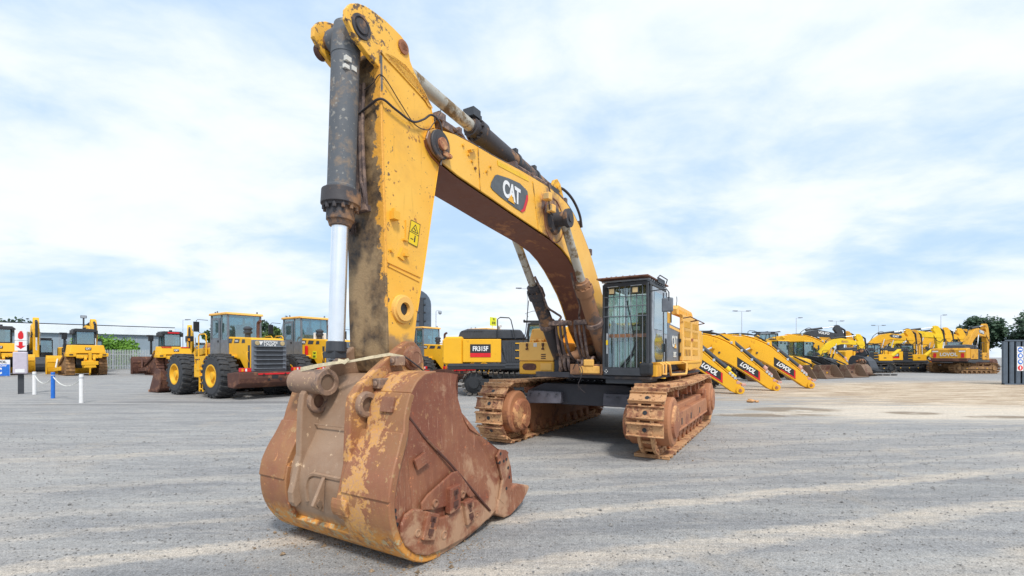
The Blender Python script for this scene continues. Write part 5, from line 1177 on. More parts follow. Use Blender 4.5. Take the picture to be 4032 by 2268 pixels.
# ---- crawler excavators
RESTB = [(.15, 1.55), (.25, 1.85), (.9, 2.45), (1.6, 2.68), (2.4, 2.78), (3.04, 2.70), (3.4, 2.68), (3.88, 2.53), (4.3, 2.33), (4.71, 2.08), (5.11, 1.70), (5.67, 1.18), (6.16, .74), (6.52, .38), (6.66, .18), (6.6, .04), (6.42, .0), (6.16, .10), (5.67, .47), (4.93, .97), (4.3, 1.36), (3.78, 1.62), (3.33, 1.78), (2.6, 1.88), (1.8, 1.82), (1.0, 1.60), (.5, 1.38)]
def bg_tracks(t, L=2.05, g=1.15, h=.98, w=.58, mt=None, mf=None, n=44):
    mt = mt or M['bgtrack']; mf = mf or M['black']; r = h/2-.03
    path = loop_path(L-r, -L+r, h/2, r, .06)
    for s in (1, -1):
        k = MB()
        for x, z, a in along(path, n):
            Mx = Matrix.Translation((x, s*g, z)) @ Matrix.Rotation(-a, 4, 'Y'); hw = math.pi*2*0+.075
            k.box(-hw, hw, -w/2, w/2, -.012, .02, Mx); k.box(-.06, -.03, -w/2, w/2, -.045, -.012, Mx); k.box(-.07, .07, -.1, .1, .02, .10, Mx)
        tk = k.build('track', mt, t)
        k = MB(); k.prism([(-L+r, .22), (L-r, .22), (L-r+.1, .5), (L-r-.25, .66), (-L+r+.3, .66), (-L+r-.1, .5)], s*g-.16, s*g+.16); k.box(-L+.7, L-.7, s*g-.25, s*g+.25, .40, .56); fr_ = k.build('track_frame', mf, tk, .02, 1)
        k = MB()
        for x in (L-r, -L+r): k.lathe((x, s*g-.14, h/2), (0, 1, 0), [(0, r*.55), (.03, r*.86), (.25, r*.86), (.28, r*.55)], 22); k.cyl((x, s*g-.26, h/2), (x, s*g+.26, h/2), r*.42, n=18)
        for i in range(7): xx = -L+.75+i*(2*L-1.5)/6; k.cyl((xx, s*g-.22, .17), (xx, s*g+.22, .17), .10, n=14)
        for xx in (-.6, .6): k.cyl((xx, s*g-.18, .78), (xx, s*g+.18, .78), .09, n=12)
        k.build('track_wheels', mf, tk)
        k = MB()
        for xx in (-.9, 0, .9): k.box(xx-.05, xx+.05, *sorted((s*(g+.252), s*(g+.26))), .46, .52)
        k.build('frame_marker', M['yel2'], fr_)
    k = MB(); k.box(-.9, .9, -g, g, .45, .85); k.cyl((0, 0, .8), (0, 0, 1.02), .62, n=28); k.build('carbody', mf, t)

def bg_excavator(label, loc, yaw, scale, Y=None, style='rest', frame=None, swing=0, emblem=None, body_text=None, group='parked crawler excavators', mt=None, mf=None, name='excavator', rack=True, cw_text=None, dark_boom=False, bucket=None, sticktext=None):
    Y = Y or M['yel2']; frame = frame or M['black']
    t = thing(name, label, 'excavator', loc, yaw, group, scale)
    bg_tracks(t, mt=mt, mf=mf)
    up = []
    def P(k, nm, m, bev=0, par=None):
        o = k.build(nm, m, par or t, bev, 1)
        if par is None: up.append(o)
        return o
    P(MB().box(-2.65, 2.0, -1.28, 1.28, 1.02, 1.20), 'upper_frame', M['black'], .02)
    k = MB(); k.prism([(-2.85, 1.25), (-2.85, 2.15), (-2.7, 2.3), (-2.05, 2.3), (-2.05, 1.2), (-2.7, 1.2)], -1.25, 1.25); cw = P(k, 'counterweight', Y, .06)
    k = MB(); k.box(-2.04, -.55, -1.28, -1.0, 1.3, 2.2); side = P(k, 'side_panel', Y, .02)
    k = MB(); k.box(-2.04, -.4, 1.0, 1.28, 1.3, 2.2); P(k, 'side_panel', Y, .02)
    k = MB(); k.prism([(-.55, 1.28), (-.55, 2.2), (-.75, 2.2), (-.40, 1.95), (-.36, 1.28)], -1.26, -1.0)
    k.box(-.55, .45, -1.22, -.95, 1.25, 2.15)
    for i in range(8): k.box(-.32+i*.09, -.28+i*.09, -1.25, -1.22, 1.32, 2.1)
    P(k, 'radiator_panel', M['dark'])
    k = MB(); k.prism([(-2.3, 2.2), (-2.2, 2.52), (-1.9, 2.62), (.2, 2.58), (.45, 2.2)], -.95, .55); hd_ = P(k, 'engine_hood', M['dark'], .05)
    k = MB()
    for i in range(12): k.box(-2.12+i*.07, -2.09+i*.07, -.972, -.60, 2.50, 2.53)
    k.build('hood_slots', M['black'], hd_)
    k = MB(); k.prism([(.48, 1.25), (.48, 1.78), (.62, 1.90), (1.75, 1.90), (1.85, 1.78), (1.85, 1.25)], -1.28, -.72); tb_ = P(k, 'tool_box', Y, .025)
    k = MB(); k.box(.95, 1.2, -1.30, -1.28, 1.50, 1.58); k.build('latch', M['black'], tb_)
    k = MB()
    for z in (1.45, 1.75, 2.02): k.box(.0, .46, -1.27, -.98, z, z+.035)
    P(k, 'access_step', Y)
    k = MB(); k.tube([(.35, -1.15, 1.9), (.50, -1.15, 2.75), (.62, -1.15, 2.83), (1.05, -1.15, 2.83), (1.12, -1.15, 2.75), (1.12, -1.15, 1.9)], .022, 6, False); k.tube([(-.7, -1.1, 2.2), (-.7, -1.1, 2.98), (-.6, -1.1, 3.05), (-.25, -1.1, 3.03), (-.18, -1.1, 2.95), (.0, -1.1, 2.2)], .022, 6, False); P(k, 'handrail', M['black'])
    P(MB().box(-2.6, .3, -1.30, -1.22, 1.14, 1.25).box(-.4, 1.9, -1.30, -1.2, 1.08, 1.2), 'skirt', M['dark'], .01)
    c = cab_box(t, .35, 1.90, .30, 1.26, 1.20, 2.84, frame, frame, M['bglass'], .55, taper=.10, ov=.02, mids=(1.2,)); up.append(c)
    if rack:
        k = MB()
        for y in (.4, .78, 1.16): k.box(.25, 2.0, y-.02, y+.02, 3.0, 3.04)
        for x in (.3, 1.1, 1.9): k.box(x-.03, x+.03, .34, 1.22, 3.04, 3.07)
        for x in (.6, 1.6): k.box(x-.02, x+.02, .38, 1.18, 2.9, 3.0)
        k.build('roof_guard', M['black'], c)
    k = MB(); k.box(.9, 1.7, -.45, .2, 1.2, 1.6); k.cyl((1.2, -.5, 1.75), (1.2, .15, 1.75), .22, n=14); k.box(.3, .8, -.85, -.4, 1.2, 1.9); k.tube([(1.3, -.3, 1.7), (1.6, -.3, 2.2), (1.2, -.3, 2.5), (.8, -.3, 2.3)], .05, 8); P(k, 'valve_block', M['black'])
    bm = M['dark'] if dark_boom else Y
    if style == 'none':
        k = MB(); k.cyl((1.7, -.3, 1.2), (2.5, -.3, 1.75), .10, n=14); cy = P(k, 'boom_cylinder', M['black'])
        k = MB(); k.cyl((2.45, -.3, 1.72), (3.2, -.3, 2.35), .20, .16, n=14); k.box(3.1, 3.35, -.42, -.18, 2.25, 2.45); k.build('wrapped_rod', M['yel4'], cy, .03)
    elif style == 'rest':
        k = MB(); k.prism(RESTB, -.24, .24); bo = P(k, 'boom', bm, .02)
        k = MB(); k.cyl((6.5, -.30, .17), (6.5, .30, .17), .17, n=24); k.build('boom_nose', Y, bo, .01)
        k = MB(); k.cyl((6.5, -.33, .17), (6.5, .33, .17), .07, n=16); k.build('nose_pin', M['rust'], bo)
        for s in (-1, 1):
            k = MB(); k.cyl((1.75, s*.42, 1.1), (2.9, s*.42, 1.72), .085, n=16); cy = P(k, 'boom_cylinder', M['black'])
            k = MB(); k.cyl((2.9, s*.42, 1.72), (3.73, s*.42, 2.1), .045, n=14); k.build('rod', M['chrome'], cy)
            k = MB(); k.cyl((3.73, s*.30, 2.12), (3.73, s*.52, 2.12), .11, n=18); k.build('trunnion', Y, cy)
        k = MB(); k.prism([(3.4, 2.66), (4.15, 2.36), (4.75, 2.1), (4.72, 2.42), (4.6, 2.46), (4.45, 2.38), (4.1, 2.52), (3.85, 2.66)], -.13, .13); k.build('cylinder_mount', Y, bo, .01)
        k = MB(); k.cyl((4.66, 0, 2.34), (5.98, 0, 1.14), .10, n=18); cy = P(k, 'stick_cylinder', M['dark'])
        k = MB(); k.cyl((5.98, 0, 1.14), (6.12, 0, 1.01), .12, n=14); k.cyl((6.1, 0, 1.02), (6.38, 0, .74), .05, n=12); k.build('wrapped_rod_end', M['rag'] if not sticktext else M['yel4'], cy, .01)
        k = MB(); k.tube([(2.9, .05, 2.78), (3.6, .05, 2.80), (4.1, .05, 2.68), (4.55, .05, 2.30)], .035, 7); k.tube([(2.6, -.1, 2.82), (3.3, -.1, 2.84), (3.9, -.1, 2.74), (4.5, -.1, 2.40)], .03, 7); P(k, 'boom_hose', M['black'])
        k = MB()
        for y in (-.20, -.14, .14, .20):
            k.tube([(2.2, y, 2.82), (3.04, y, 2.76), (3.4, y, 2.73), (3.88, y, 2.59), (4.3, y, 2.40), (4.71, y, 2.15), (5.11, y, 1.77), (5.67, y, 1.25), (6.16, y, .81), (6.42, y, .56), (6.62, y, .42)], .022, 6)
        P(k, 'boom_pipe', Y)
        k = MB()
        for x, z in ((3.2, 2.74), (4.55, 2.26), (5.0, 1.88), (5.45, 1.44), (6.1, .86), (6.2, .76), (6.3, .66)):
            for y in (-.17, .17): k.box(x-.05, x+.05, y-.07, y+.07, z-.02, z+.09)
        k.build('pipe_clamp', M['galv'], bo, .01)
        k = MB()
        for y in (-.19, .19): k.box(6.56, 6.74, y-.05, y+.05, .36, .46); k.box(6.35, 6.5, y-.06, y+.06, .44, .56)
        k.build('wrapped_pipe_end', M['rag'], bo, .02)
        k = MB(); k.cyl((4.0, -.28, 1.82), (4.0, -.24, 1.82), .05, n=10); k.build('bracket', M['dark'], bo)
        if emblem:
            k = MB(); k.prism([(4.80, 1.60), (5.80, .90), (5.80, .46), (4.80, 1.14)], -.250, -.244); em = k.build('emblem_plate', M['black'], bo)
            k = MB(); k.prism([(5.73, .945), (5.795, .90), (5.795, .47), (5.1, .945), (5.12, .985), (5.73, .58)], -.254, -.251); k.build('red_corner', M['red'], em)
            text(emblem, .27, basis((5.26, -.256, 1.075), (.83, 0, -.57), (.57, 0, .83)), M['white'], em, off=.05, shear=.15, sx=.86)
    else:
        k = MB(); k.band([(.2, 1.6, .35), (.9, 2.5, .6), (1.6, 3.3, .72), (2.3, 3.75, .78), (3.1, 3.9, .70), (4.2, 3.75, .55), (5.2, 3.6, .36), (5.5, 3.55, .30)], -.22, .22); bo = P(k, 'boom', bm, .02)
        k = MB(); k.prism([(4.66, 4.25), (4.74, 4.62), (4.92, 4.74), (5.16, 4.68), (5.36, 4.40), (5.60, 3.75), (5.66, 3.3), (5.55, 2.2), (5.62, 1.2), (5.5, 1.05), (5.32, 1.15), (5.1, 2.2), (4.98, 3.2), (5.0, 3.7), (4.8, 4.1)], -.19, .19); st = P(k, 'stick', bm, .02)
        k = MB(); k.cyl((2.0, 0, 4.22), (3.6, 0, 4.42), .10, n=14); k.tube([(1.2, .1, 3.2), (1.6, .1, 4.0), (2.3, .1, 4.45), (2.7, .1, 4.35)], .03, 6); cy = P(k, 'stick_cylinder', M['black'])
        k = MB(); k.cyl((3.6, 0, 4.42), (4.8, 0, 4.55), .05, n=12); k.build('rod', M['chrome'], cy)
        k = MB(); k.cyl((5.75, 0, 4.2), (5.85, 0, 3.0), .09, n=12); k.cyl((5.35, 0, 4.45), (5.75, 0, 4.2), .09, n=10); cy = P(k, 'bucket_cylinder', M['black'])
        k = MB(); k.cyl((5.85, 0, 3.0), (5.88, 0, 1.9), .05, n=12); k.build('rod', M['chrome'], cy)
        k = MB(); k.tube([(4.7, -.2, 3.7), (4.9, -.3, 3.2), (5.3, -.3, 3.0), (5.6, -.22, 3.3)], .03, 6); P(k, 'stick_hose', M['black'])
        for s in (-1, 1):
            k = MB(); k.cyl((1.75, s*.38, 1.15), (2.1, s*.38, 2.4), .085, n=14); cy = P(k, 'boom_cylinder', M['black'])
            k = MB(); k.cyl((2.1, s*.38, 2.4), (2.42, s*.38, 3.6), .045, n=12); k.build('rod', M['chrome'], cy)
        k = MB(); k.prism(chaikin([(5.3, 1.2), (5.85, 1.35), (6.3, .9), (6.25, .3), (5.6, .02), (4.95, .10), (5.1, .55), (5.0, 1.0)], 1), -.62, .62); P(k, 'bucket', bucket or M['dark'], .02)
        if emblem:
            k = MB(); k.prism([(3.0, 4.02), (3.25, 4.14), (4.2, 3.98), (4.3, 3.80), (4.1, 3.66), (3.2, 3.78)], -.229, -.222); em = k.build('emblem_plate', M['dark'], bo)
            text(emblem, .32, basis((3.65, -.235, 3.90), (1, 0, -.14), (.14, 0, 1)), M['white'], em, off=.04)
    if body_text:
        k = MB(); k.box(-1.75, -.95, -1.29, -1.283, 1.50, 2.0); pt = k.build('name_plate', M['black'], side)
        k = MB(); k.box(-1.75, -.95, -1.294, -1.291, 1.50, 1.66); k.build('red_band', M['red'], pt)
        text(body_text, .25, basis((-1.35, -1.297, 1.82), (1, 0, 0), (0, 0, 1)), M['white'], pt, off=.03, sx=.80)
    if cw_text:
        text(cw_text, .42, basis((-2.86, 0, 1.72), (0, -1, 0), (0, 0, 1)), M['cream'], cw, off=.04, sx=.9)
    if swing:
        for o in up: o.rotation_euler = (0, 0, R(swing))
    return t
# the excavator standing left of the big one's tool box
fr1 = bg_excavator('clean excavator with red and black side plate, between the stick and the tool box', (.25, 24.75, 0), -3, 1.28, body_text='FR315F', style='rest')
# three with bare booms lowered to the ground
e1 = bg_excavator('excavator with armless boom on the gravel, nearest of the three lettered booms', (4.35, 26.55, 0), -14.5, 1.2, emblem='LOVOL', sticktext='y', style='rest')
e2 = bg_excavator('excavator with armless boom on the gravel, middle of the three lettered booms', (7.49, 28.79, 0), -14.5, 1.2, emblem='LOVOL')
e3 = copy_thing(e2, 'excavator with armless boom on the gravel, farthest right of the three lettered booms', (10.76, 30.85, 0), -14.5)
eb = bg_excavator('black cab excavator with roof rack rising behind the middle lettered boom', (14.6, 37.4, 0), -8, 1.25, style='none')
e4 = bg_excavator('large excavator with humped armless boom rising behind the three backhoe cabs', (28.4, 55.2, 0), -10, 1.6)
fr2 = bg_excavator('far excavator with red and black side plate, right of the black bucket', (42.3, 56.2, 0), -2, 1.15, body_text='FR315F', Y=M['yel2'], style='none')
# its boom end is wrapped in yellow cloth: second of its kind stands one place to the right
fr3 = copy_thing(fr2, 'far black cab excavator between the side-plated one and the ochre one', (48.0, 58.2, 0), -2)
lov = bg_excavator('ochre excavator with white tail lettering, upper body turned away, beside the far right wall', (52.2, 54.4, 0), 0, 1.25, Y=M['yel3'], style='up', frame=M['grey'], swing=28, cw_text='LOVOL', emblem='LOVOL', mt=M['bgtrackb'], mf=M['bgtrackb'], rack=False, bucket=M['rustd'])
cwl = ch(lov, 'counterweight')
k = MB(); k.prism([(-2.86, 1.12), (-2.87, 1.40), (-2.0, 1.42), (-2.0, 1.12)], -1.26, 1.26); k.build('rusty_skirt', M['rustd'], cwl, .02)
for s in (-1, 1):
    k = MB(); k.box(-2.862, -2.852, *sorted((s*.86, s*1.08)), 1.45, 1.85); k.build('red_marker', M['red'], cwl)
    k = MB(); k.box(-2.862, -2.852, *sorted((s*.72, s*1.15)), 1.95, 2.06); k.build('white_marker', M['white'], cwl)
row0 = bg_excavator('raised-arm excavator first from the left in the far row, dark emblem on its boom', (45.3, 61.3, 0), -8, 1.16, style='up', emblem='CAT', group='row of excavators with raised arms')
ROW = [((49.4, 64.8), M['yel3'], 'second', 1.18, -3), ((53.5, 67.6), M['yel4'], 'third', 1.33, -9), ((59.0, 71.7), M['yel2'], 'fourth', 1.34, -5), ((64.4, 75.7), M['yel2'], 'fifth', 1.35, -10), ((69.6, 79.7), M['yel3'], 'sixth', 1.38, -4)]
rowb = None
for (x, y), m_, nth, sc2, yw in ROW:
    lab = 'raised-arm excavator, %s from the left in the far row beside the trees' % nth
    if rowb is None:
        rowb = bg_excavator(lab, (x, y, 0), yw, sc2, style='up', group='row of excavators with raised arms')
        c = rowb
    else:
        c = copy_thing(rowb, lab, (x, y, 0), yw, sc2)
    for o in c.children:
        if o.name.split('.')[0] in ('boom', 'stick'):
            for sl in o.material_slots:
                sl.link = 'OBJECT'; sl.material = m_
fill = copy_thing(e2, 'armless-boom excavator with low red cornered plate behind the ochre excavator', (54.0, 69.5, 0), -8, 1.35)
dk = bg_excavator('dark grey boomed excavator rising behind the humped yellow boom', (35.3, 60.7, 0), -6, 1.26, style='up', emblem='VOLVO', dark_boom=True)
yk = copy_thing(rowb, 'raised-arm excavator just right of the dark grey arm', (41.2, 66.5, 0), -8, 1.16); yk['group'] = 'parked crawler excavators'
lem = bg_excavator('bright lemon excavator with red digits on its crooked boom', (32.7, 51.0, 0), -6, .92, style='up', Y=M['yel4'])
text('8003', .34, basis((3.4, -.235, 3.83), (1, 0, -.08), (.08, 0, 1)), M['rust'], ch(lem, 'boom'), off=.02)
# left of the picture, looking towards us
la = bg_excavator('excavator facing us with black cylinder on its upright arm, left of the dozer', (-63.8, 62.4, 0), -42, 1.42, style='up', group='excavators facing the yard by the shed')
lb_ = copy_thing(la, 'excavator arm standing directly behind the middle dozer cab', (-57.1, 62.1, 0), -38, 1.38)
lc = copy_thing(la, 'excavator facing us just left of the wheel loader mirror', (-41.6, 61.0, 0), -58, 1.2)

# ---- bulldozers seen from behind
def bulldozer(label, loc, yaw, scale, Y, tr, bl, group='bulldozers along the fence'):
    t = thing('bulldozer', label, 'bulldozer', loc, yaw, group, scale)
    tri = [(-1.75, .42), (-1.62, .10), (-1.35, .02), (1.55, .02), (1.85, .12), (1.95, .42), (1.80, .72), (1.35, .88), (-.2, 1.28), (-.75, 1.52), (-1.15, 1.50), (-1.42, 1.26)]
    for s in (1, -1):
        k = MB(); path = chaikin(tri, 2)[::-1]
        for x, z, a in along(path, 40):
            Mx = Matrix.Translation((x, s*1.12, z)) @ Matrix.Rotation(-a, 4, 'Y'); k.box(-.115, .115, -.30, .30, -.02, .02, Mx); k.box(-.11, -.07, -.30, .30, -.08, .08, Mx)
        tk = k.build('track', tr, t)
        k = MB(); k.prism([(p[0]*.86, .12+p[1]*.8) for p in tri], s*1.12-.16, s*1.12+.16)
        k.lathe((-.95, s*1.12-.26, 1.12), (0, 1, 0), [(0, .2), (.1, .3), (.42, .3), (.52, .2)], 20)
        for x in (-1.35, 1.55): k.cyl((x, s*1.12-.22, .40), (x, s*1.12+.22, .40), .30, n=18)
        k.build('track_frame', tr, tk)
    k = MB(); k.prism([(-1.65, .75), (-1.65, 1.35), (-1.0, 1.4), (2.1, 1.55), (2.25, .8), (1.5, .55), (-1.2, .5)], -.72, .72); k.build('hull', M['rustd'] if bl is not M['yel2'] else M['black'], t, .03)
    k = MB(); k.prism([(.9, 1.4), (.85, 2.02), (2.2, 1.92), (2.35, 1.3)], -.46, .46); k.build('engine_hood', Y, t, .04)
    k = MB(); k.hexa([(-2.12, -1.25, 1.50), (-2.12, 1.25, 1.50), (-1.1, 1.40, 1.45), (-1.1, -1.40, 1.45), (-1.98, -1.10, 2.06), (-1.98, 1.10, 2.06), (-.95, 1.28, 2.08), (-.95, -1.28, 2.08)]); tk_ = k.build('rear_tank', Y, t, .05)
    for s in (1, -1):
        k = MB(); k.box(-2.10, -1.0, *sorted((s*.78, s*1.42)), 1.28, 1.52); fd = k.build('fender', Y, t, .03)
        k = MB(); k.box(-2.11, -2.09, *sorted((s*1.0, s*1.26)), 1.36, 1.45); k.build('tail_lamp', M['black'], fd)
    k = MB(); k.box(-2.10, -2.07, -.20, .20, 1.72, 1.90); em = k.build('emblem_plate', M['black'], tk_)
    text('CAT', .17, basis((-2.105, 0, 1.81), (0, -1, 0), (.06, 0, 1)), M['white'], em, off=.04)
    c = cab_box(t, -1.05, .55, -.66, .66, 2.06, 2.98, M['black'], M['black'], M['bglass'], .10, taper=.06, rt=.22, ov=.12, mids=(-.2,))
    k = MB(); k.box(-1.1, .5, -.86, -.70, 2.82, 3.12); k.box(-1.1, .5, .70, .86, 2.82, 3.12); k.build('canopy_side', M['black'], c, .04)
    k = MB(); k.tube([(1.4, .35, 1.95), (1.4, .35, 2.7), (1.3, .35, 2.85)], .07, 10); k.tube([(1.0, 1.1, 1.5), (1.0, 1.1, 2.55)], .09, 10); k.box(.85, 1.15, .95, 1.3, 2.5, 2.95); k.box(.80, 1.10, 1.25, 1.45, 2.82, 2.95); k.build('exhaust_and_filter', M['black'], t, .02)
    # ripper
    k = MB(); k.prism([(-1.7, .7), (-2.3, 1.0), (-2.75, 1.3), (-2.85, 1.1), (-2.6, .75), (-2.1, .5)], -.38, -.20); k.prism([(-1.7, .7), (-2.3, 1.0), (-2.75, 1.3), (-2.85, 1.1), (-2.6, .75), (-2.1, .5)], .20, .38)
    k.box(-2.95, -2.6, -.55, .55, .72, .98); k.cyl((-1.8, -.5, 1.2), (-2.8, -.5, 1.25), .08, n=12); k.cyl((-1.8, .5, 1.2), (-2.8, .5, 1.25), .08, n=12)
    rp = k.build('ripper_frame', Y, t, .02)
    k = MB(); k.box(-2.9, -2.72, -.10, .10, .5, 1.62); k.prism([(-.42, .55), (.42, .55), (.30, .9), (.16, 1.05), (-.16, 1.05), (-.30, .9)], -2.92, -2.70, None, 'x'); k.prism([(-2.72, .6), (-2.9, .6), (-2.88, .2), (-2.65, .03), (-2.72, .2)], -.05, .05); k.build('ripper_shank', Y, rp, .01)
    k = MB(); k.box(-2.75, -2.3, -.85, -.12, 1.18, 1.42); k.box(-2.75, -2.3, .12, .85, 1.18, 1.42); k.build('ripper_beam', Y, rp, .04)
    # blade and push arms
    k = MB(); n = 7; pts = [(3.15+.22*math.cos(R(250-i*20))*1.6, .75+.72*math.sin(R(-95+i*31))*.98) for i in range(n)]
    pr_ = [(3.28, .04), (3.12, .25), (3.02, .55), (3.0, .85), (3.08, 1.15), (3.22, 1.36)]
    k.prism(pr_+[(x+.08, z) for x, z in pr_[::-1]], -2.05, 2.05)
    for y in (-2.05, 2.0): k.prism([(3.05, .04), (2.98, .85), (3.2, 1.38), (3.62, 1.20), (3.60, .04)], y, y+.05)
    k.prism([(2.95, .9), (3.02, .9), (3.06, 1.0), (2.98, 1.0)], -2.0, 2.0)
    b_ = k.build('blade', bl, t, .012)
    for s in (1, -1):
        k = MB(); k.hexa([(-.2, s*1.48, .34), (-.2, s*1.62, .34), (3.05, s*1.62, .22), (3.05, s*1.48, .22), (-.2, s*1.48, .60), (-.2, s*1.62, .60), (3.05, s*1.62, .46), (3.05, s*1.48, .46)]); pa = k.build('push_arm', bl, t, .02)
        k = MB(); k.cyl((2.0, s*1.55, .5), (3.0, s*1.3, 1.08), .07, n=12); k.build('tilt_brace', M['cream'] if bl is M['yel2'] else bl, pa)
        k = MB(); k.cyl((1.9, s*.60, 1.8), (2.7, s*.72, 1.0), .07, n=12); k.build('lift_cylinder', Y, t)
    return t
dz2 = bulldozer('yellow bulldozer seen from behind, whole, left of the green bush', (-45.0, 49.2, 0), 142, 1.13, M['yel2'], M['bgtrackb'], M['yel2']); dz2.scale.z = 1.5
dz1 = copy_thing(dz2, 'yellow bulldozer cut off by the left edge of the photo', (-54.0, 49.6, 0), 134, 1.18); dz1.scale.z = 1.6
dz3 = bulldozer('bulldozer with rust brown blade and red marked cab roof, behind the loader', (-36.3, 49.6, 0), 142, 1.12, M['yel2'], M['rustd'], M['rustd']); dz3.scale.z = 1.42
k = MB(); k.box(-1.20, -1.17, -.5, .4, 3.05, 3.14); k.build('red_strip', M['red'], dz3)
k = MB()
for y in (-.75, .75): k.box(-2.06, -2.03, y-.38, y+.38, 2.0, 2.06)
k.build('red_strip', M['red'], dz3)

# ---- backhoe loaders
def backhoe(label, loc, yaw, scale):
    t = thing('backhoe_loader', label, 'backhoe loader', loc, yaw, 'backhoe loaders side by side', scale); Y = M['yel2']
    cab_box(t, -1.5, .15, -.72, .72, 1.0, 2.72, M['black'], Y, M['bglass'], .35, taper=.05, mids=(-.7,))
    k = MB(); k.prism([(.15, .9), (.15, 1.62), (1.6, 1.42), (1.95, 1.30), (2.0, .85)], -.40, .40); hd = k.build('hood', Y, t, .06)
    for s in (1, -1):
        text('JCB', .30, basis((1.0, s*.404, 1.22), (-s, 0, 0), (0, 0, 1)), M['cream'], hd, off=.04, shear=.15)
    k = MB(); k.box(-1.7, 2.0, -.42, .42, .55, .95); k.build('chassis', M['black'], t, .02)
    for s in (1, -1):
        k = MB(); k.band([(.1, 1.55, .18), (1.2, 1.35, .30), (2.2, .75, .28), (2.9, .32, .18)], *sorted((s*.55, s*.66))); k.build('loader_arm', Y, t, .01)
        k = MB(); k.cyl((.6, s*.60, .9), (1.9, s*.60, .95), .06, n=10); k.cyl((1.2, s*.58, 1.55), (2.5, s*.58, .95), .05, n=10); k.build('loader_cylinder', M['black'], t)
        k = MB(); k.prism([(-1.75, 1.0), (-1.6, 1.45), (-1.2, 1.6), (-.6, 1.6), (-.2, 1.4), (-.15, 1.0), (-.25, 1.0), (-.6, 1.42), (-1.2, 1.48), (-1.6, 1.2)], *sorted((s*.74, s*1.16))); k.build('fender', Y, t, .01)
        wheel(t, -.95, s*.95, .70, .70, .44, s, lug=False); wheel(t, 1.45, s*.88, .46, .46, .34, s, lug=False)
    pr_ = [(2.92, .95), (2.80, .6), (2.85, .2), (3.05, .04), (3.75, .02)]
    k = MB(); k.prism(pr_+[(3.75, .06), (3.08, .09), (2.9, .24), (2.86, .6), (2.98, .94)], -1.18, 1.18)
    for y in (-1.18, 1.14): k.prism([(2.92, .98), (2.80, .6), (2.85, .18), (3.05, .02), (3.78, .0), (3.25, .95)], y, y+.04)
    k.build('loader_bucket', M['soil'], t, .01)
    k = MB(); k.band([(-1.7, .9, .3), (-2.3, 2.0, .35), (-2.2, 2.9, .3), (-1.9, 3.2, .2)], -.12, .12); k.band([(-1.95, 3.2, .3), (-2.6, 2.0, .25), (-2.9, 1.2, .2)], -.10, .10); k.build('backhoe_arm', Y, t, .01)
    k = MB(); k.prism([(-2.9, 1.2), (-3.2, .9), (-3.1, .4), (-2.6, .3), (-2.6, .9)], -.3, .3); k.build('digging_bucket', M['dark'], t, .02)
    k = MB()
    for y in (-.5, .5): k.box(.18, .26, y-.08, y+.08, 2.52, 2.64)
    k.tube([(.15, .75, 2.4), (.35, .98, 2.4)], .012, 5, False); k.box(.32, .36, .9, 1.08, 2.1, 2.45); k.build('lamp_and_mirror', M['black'], t, .01)
    return t
bh = backhoe('backhoe loader with yellow bonnet, leftmost clear cab of the three', (22.2, 43.0, 0), -60, 1.25)
bh2 = copy_thing(bh, 'backhoe loader with yellow bonnet, middle cab of the three', (25.9, 45.0, 0), -60)
bh3 = copy_thing(bh, 'backhoe loader with black bonnet and arms, rightmost of the three cabs', (29.6, 47.0, 0), -60)
bh0 = copy_thing(bh, 'backhoe loader mostly hidden behind the farthest right lettered boom', (17.8, 40.6, 0), -60)
for o in bh3.children:
    if o.name.split('.')[0] in ('hood', 'loader_arm'):
        for sl in o.material_slots: sl.link = 'OBJECT'; sl.material = M['black']
        for c_ in list(o.children): bpy.data.objects.remove(c_)

# ---- loose buckets on pallets
def pallet(label, loc, yaw):
    t = thing('pallet', label, 'pallet', loc, yaw, 'timber pallets'); k = MB()
    for i in range(6): k.box(-1.0, 1.0, -.62+i*.22, -.47+i*.22, .15, .18)
    for x in (-.9, 0, .85): k.box(x, x+.09, -.62, .62, .03, .148)
    for x in (-.9, 0, .85): k.box(x, x+.09, -.62, .62, .0, .028)
    k.build('deck_boards', M['block'], t); return t
pallet('timber pallet carrying the big black bucket', (35.6, 47.4, 0), 10); pallet('timber pallet right of the black buckets', (38.0, 47.9, 0), 10)
def loose_bucket(label, loc, yaw, sc_, m):
    t = thing('digging_bucket', label, 'bucket', loc, yaw, 'loose digging buckets', sc_)
    pr_ = chaikin([(-.45, 1.55), (-.75, 1.3), (-.85, .8), (-.6, .3), (-.1, .02), (.5, .0), (.9, .25), (.5, 1.3)], 1)
    k = MB(); k.prism(pr_, -.62, .62); k.build('bucket_body', m, t, .03)
    for y in (-.2, .2):
        k = MB(); k.prism(chaikin([(-.5, 1.5), (-.3, 2.0), (0, 2.05), (.25, 1.9), (.4, 1.5), (-.5, 1.2)], 1), y-.05, y+.05); k.build('ear_plate', m, t, .01)
    k = MB(); k.cyl((.0, -.3, 1.85), (.0, .3, 1.85), .12, n=16); k.cyl((-.3, -.45, 1.75), (-.3, .45, 1.75), .07, n=12); k.build('pin', M['rust'], t)
    for i in range(5):
        k = MB(); k.prism([(.75, .16), (1.15, .22), (1.18, .28), (.80, .38)], -.55+i*.255, -.45+i*.255); k.build('tooth', m, t)
    return t
loose_bucket('big black digging bucket standing on a pallet below the lemon arm', (35.5, 47.4, .19), -60, 1.25, M['dark'])
loose_bucket('small dirty digging bucket on the ground in front of the black one', (34.0, 45.6, 0), -75, .85, M['soil'])

# ---- wrapping tyres behind the big machine
tt = thing('tyre_stack', 'two old chunky tyres standing behind the big machine under its cab', 'tyres', (5.25, 15.6, .62), -35, None)
for y in (-.36, .30): wheel(tt, 0, y, 0, .62, .48, 1, rim=M['dark'])
tt['label'] = 'pair of grey chunky tyres behind the big machine under its cab'

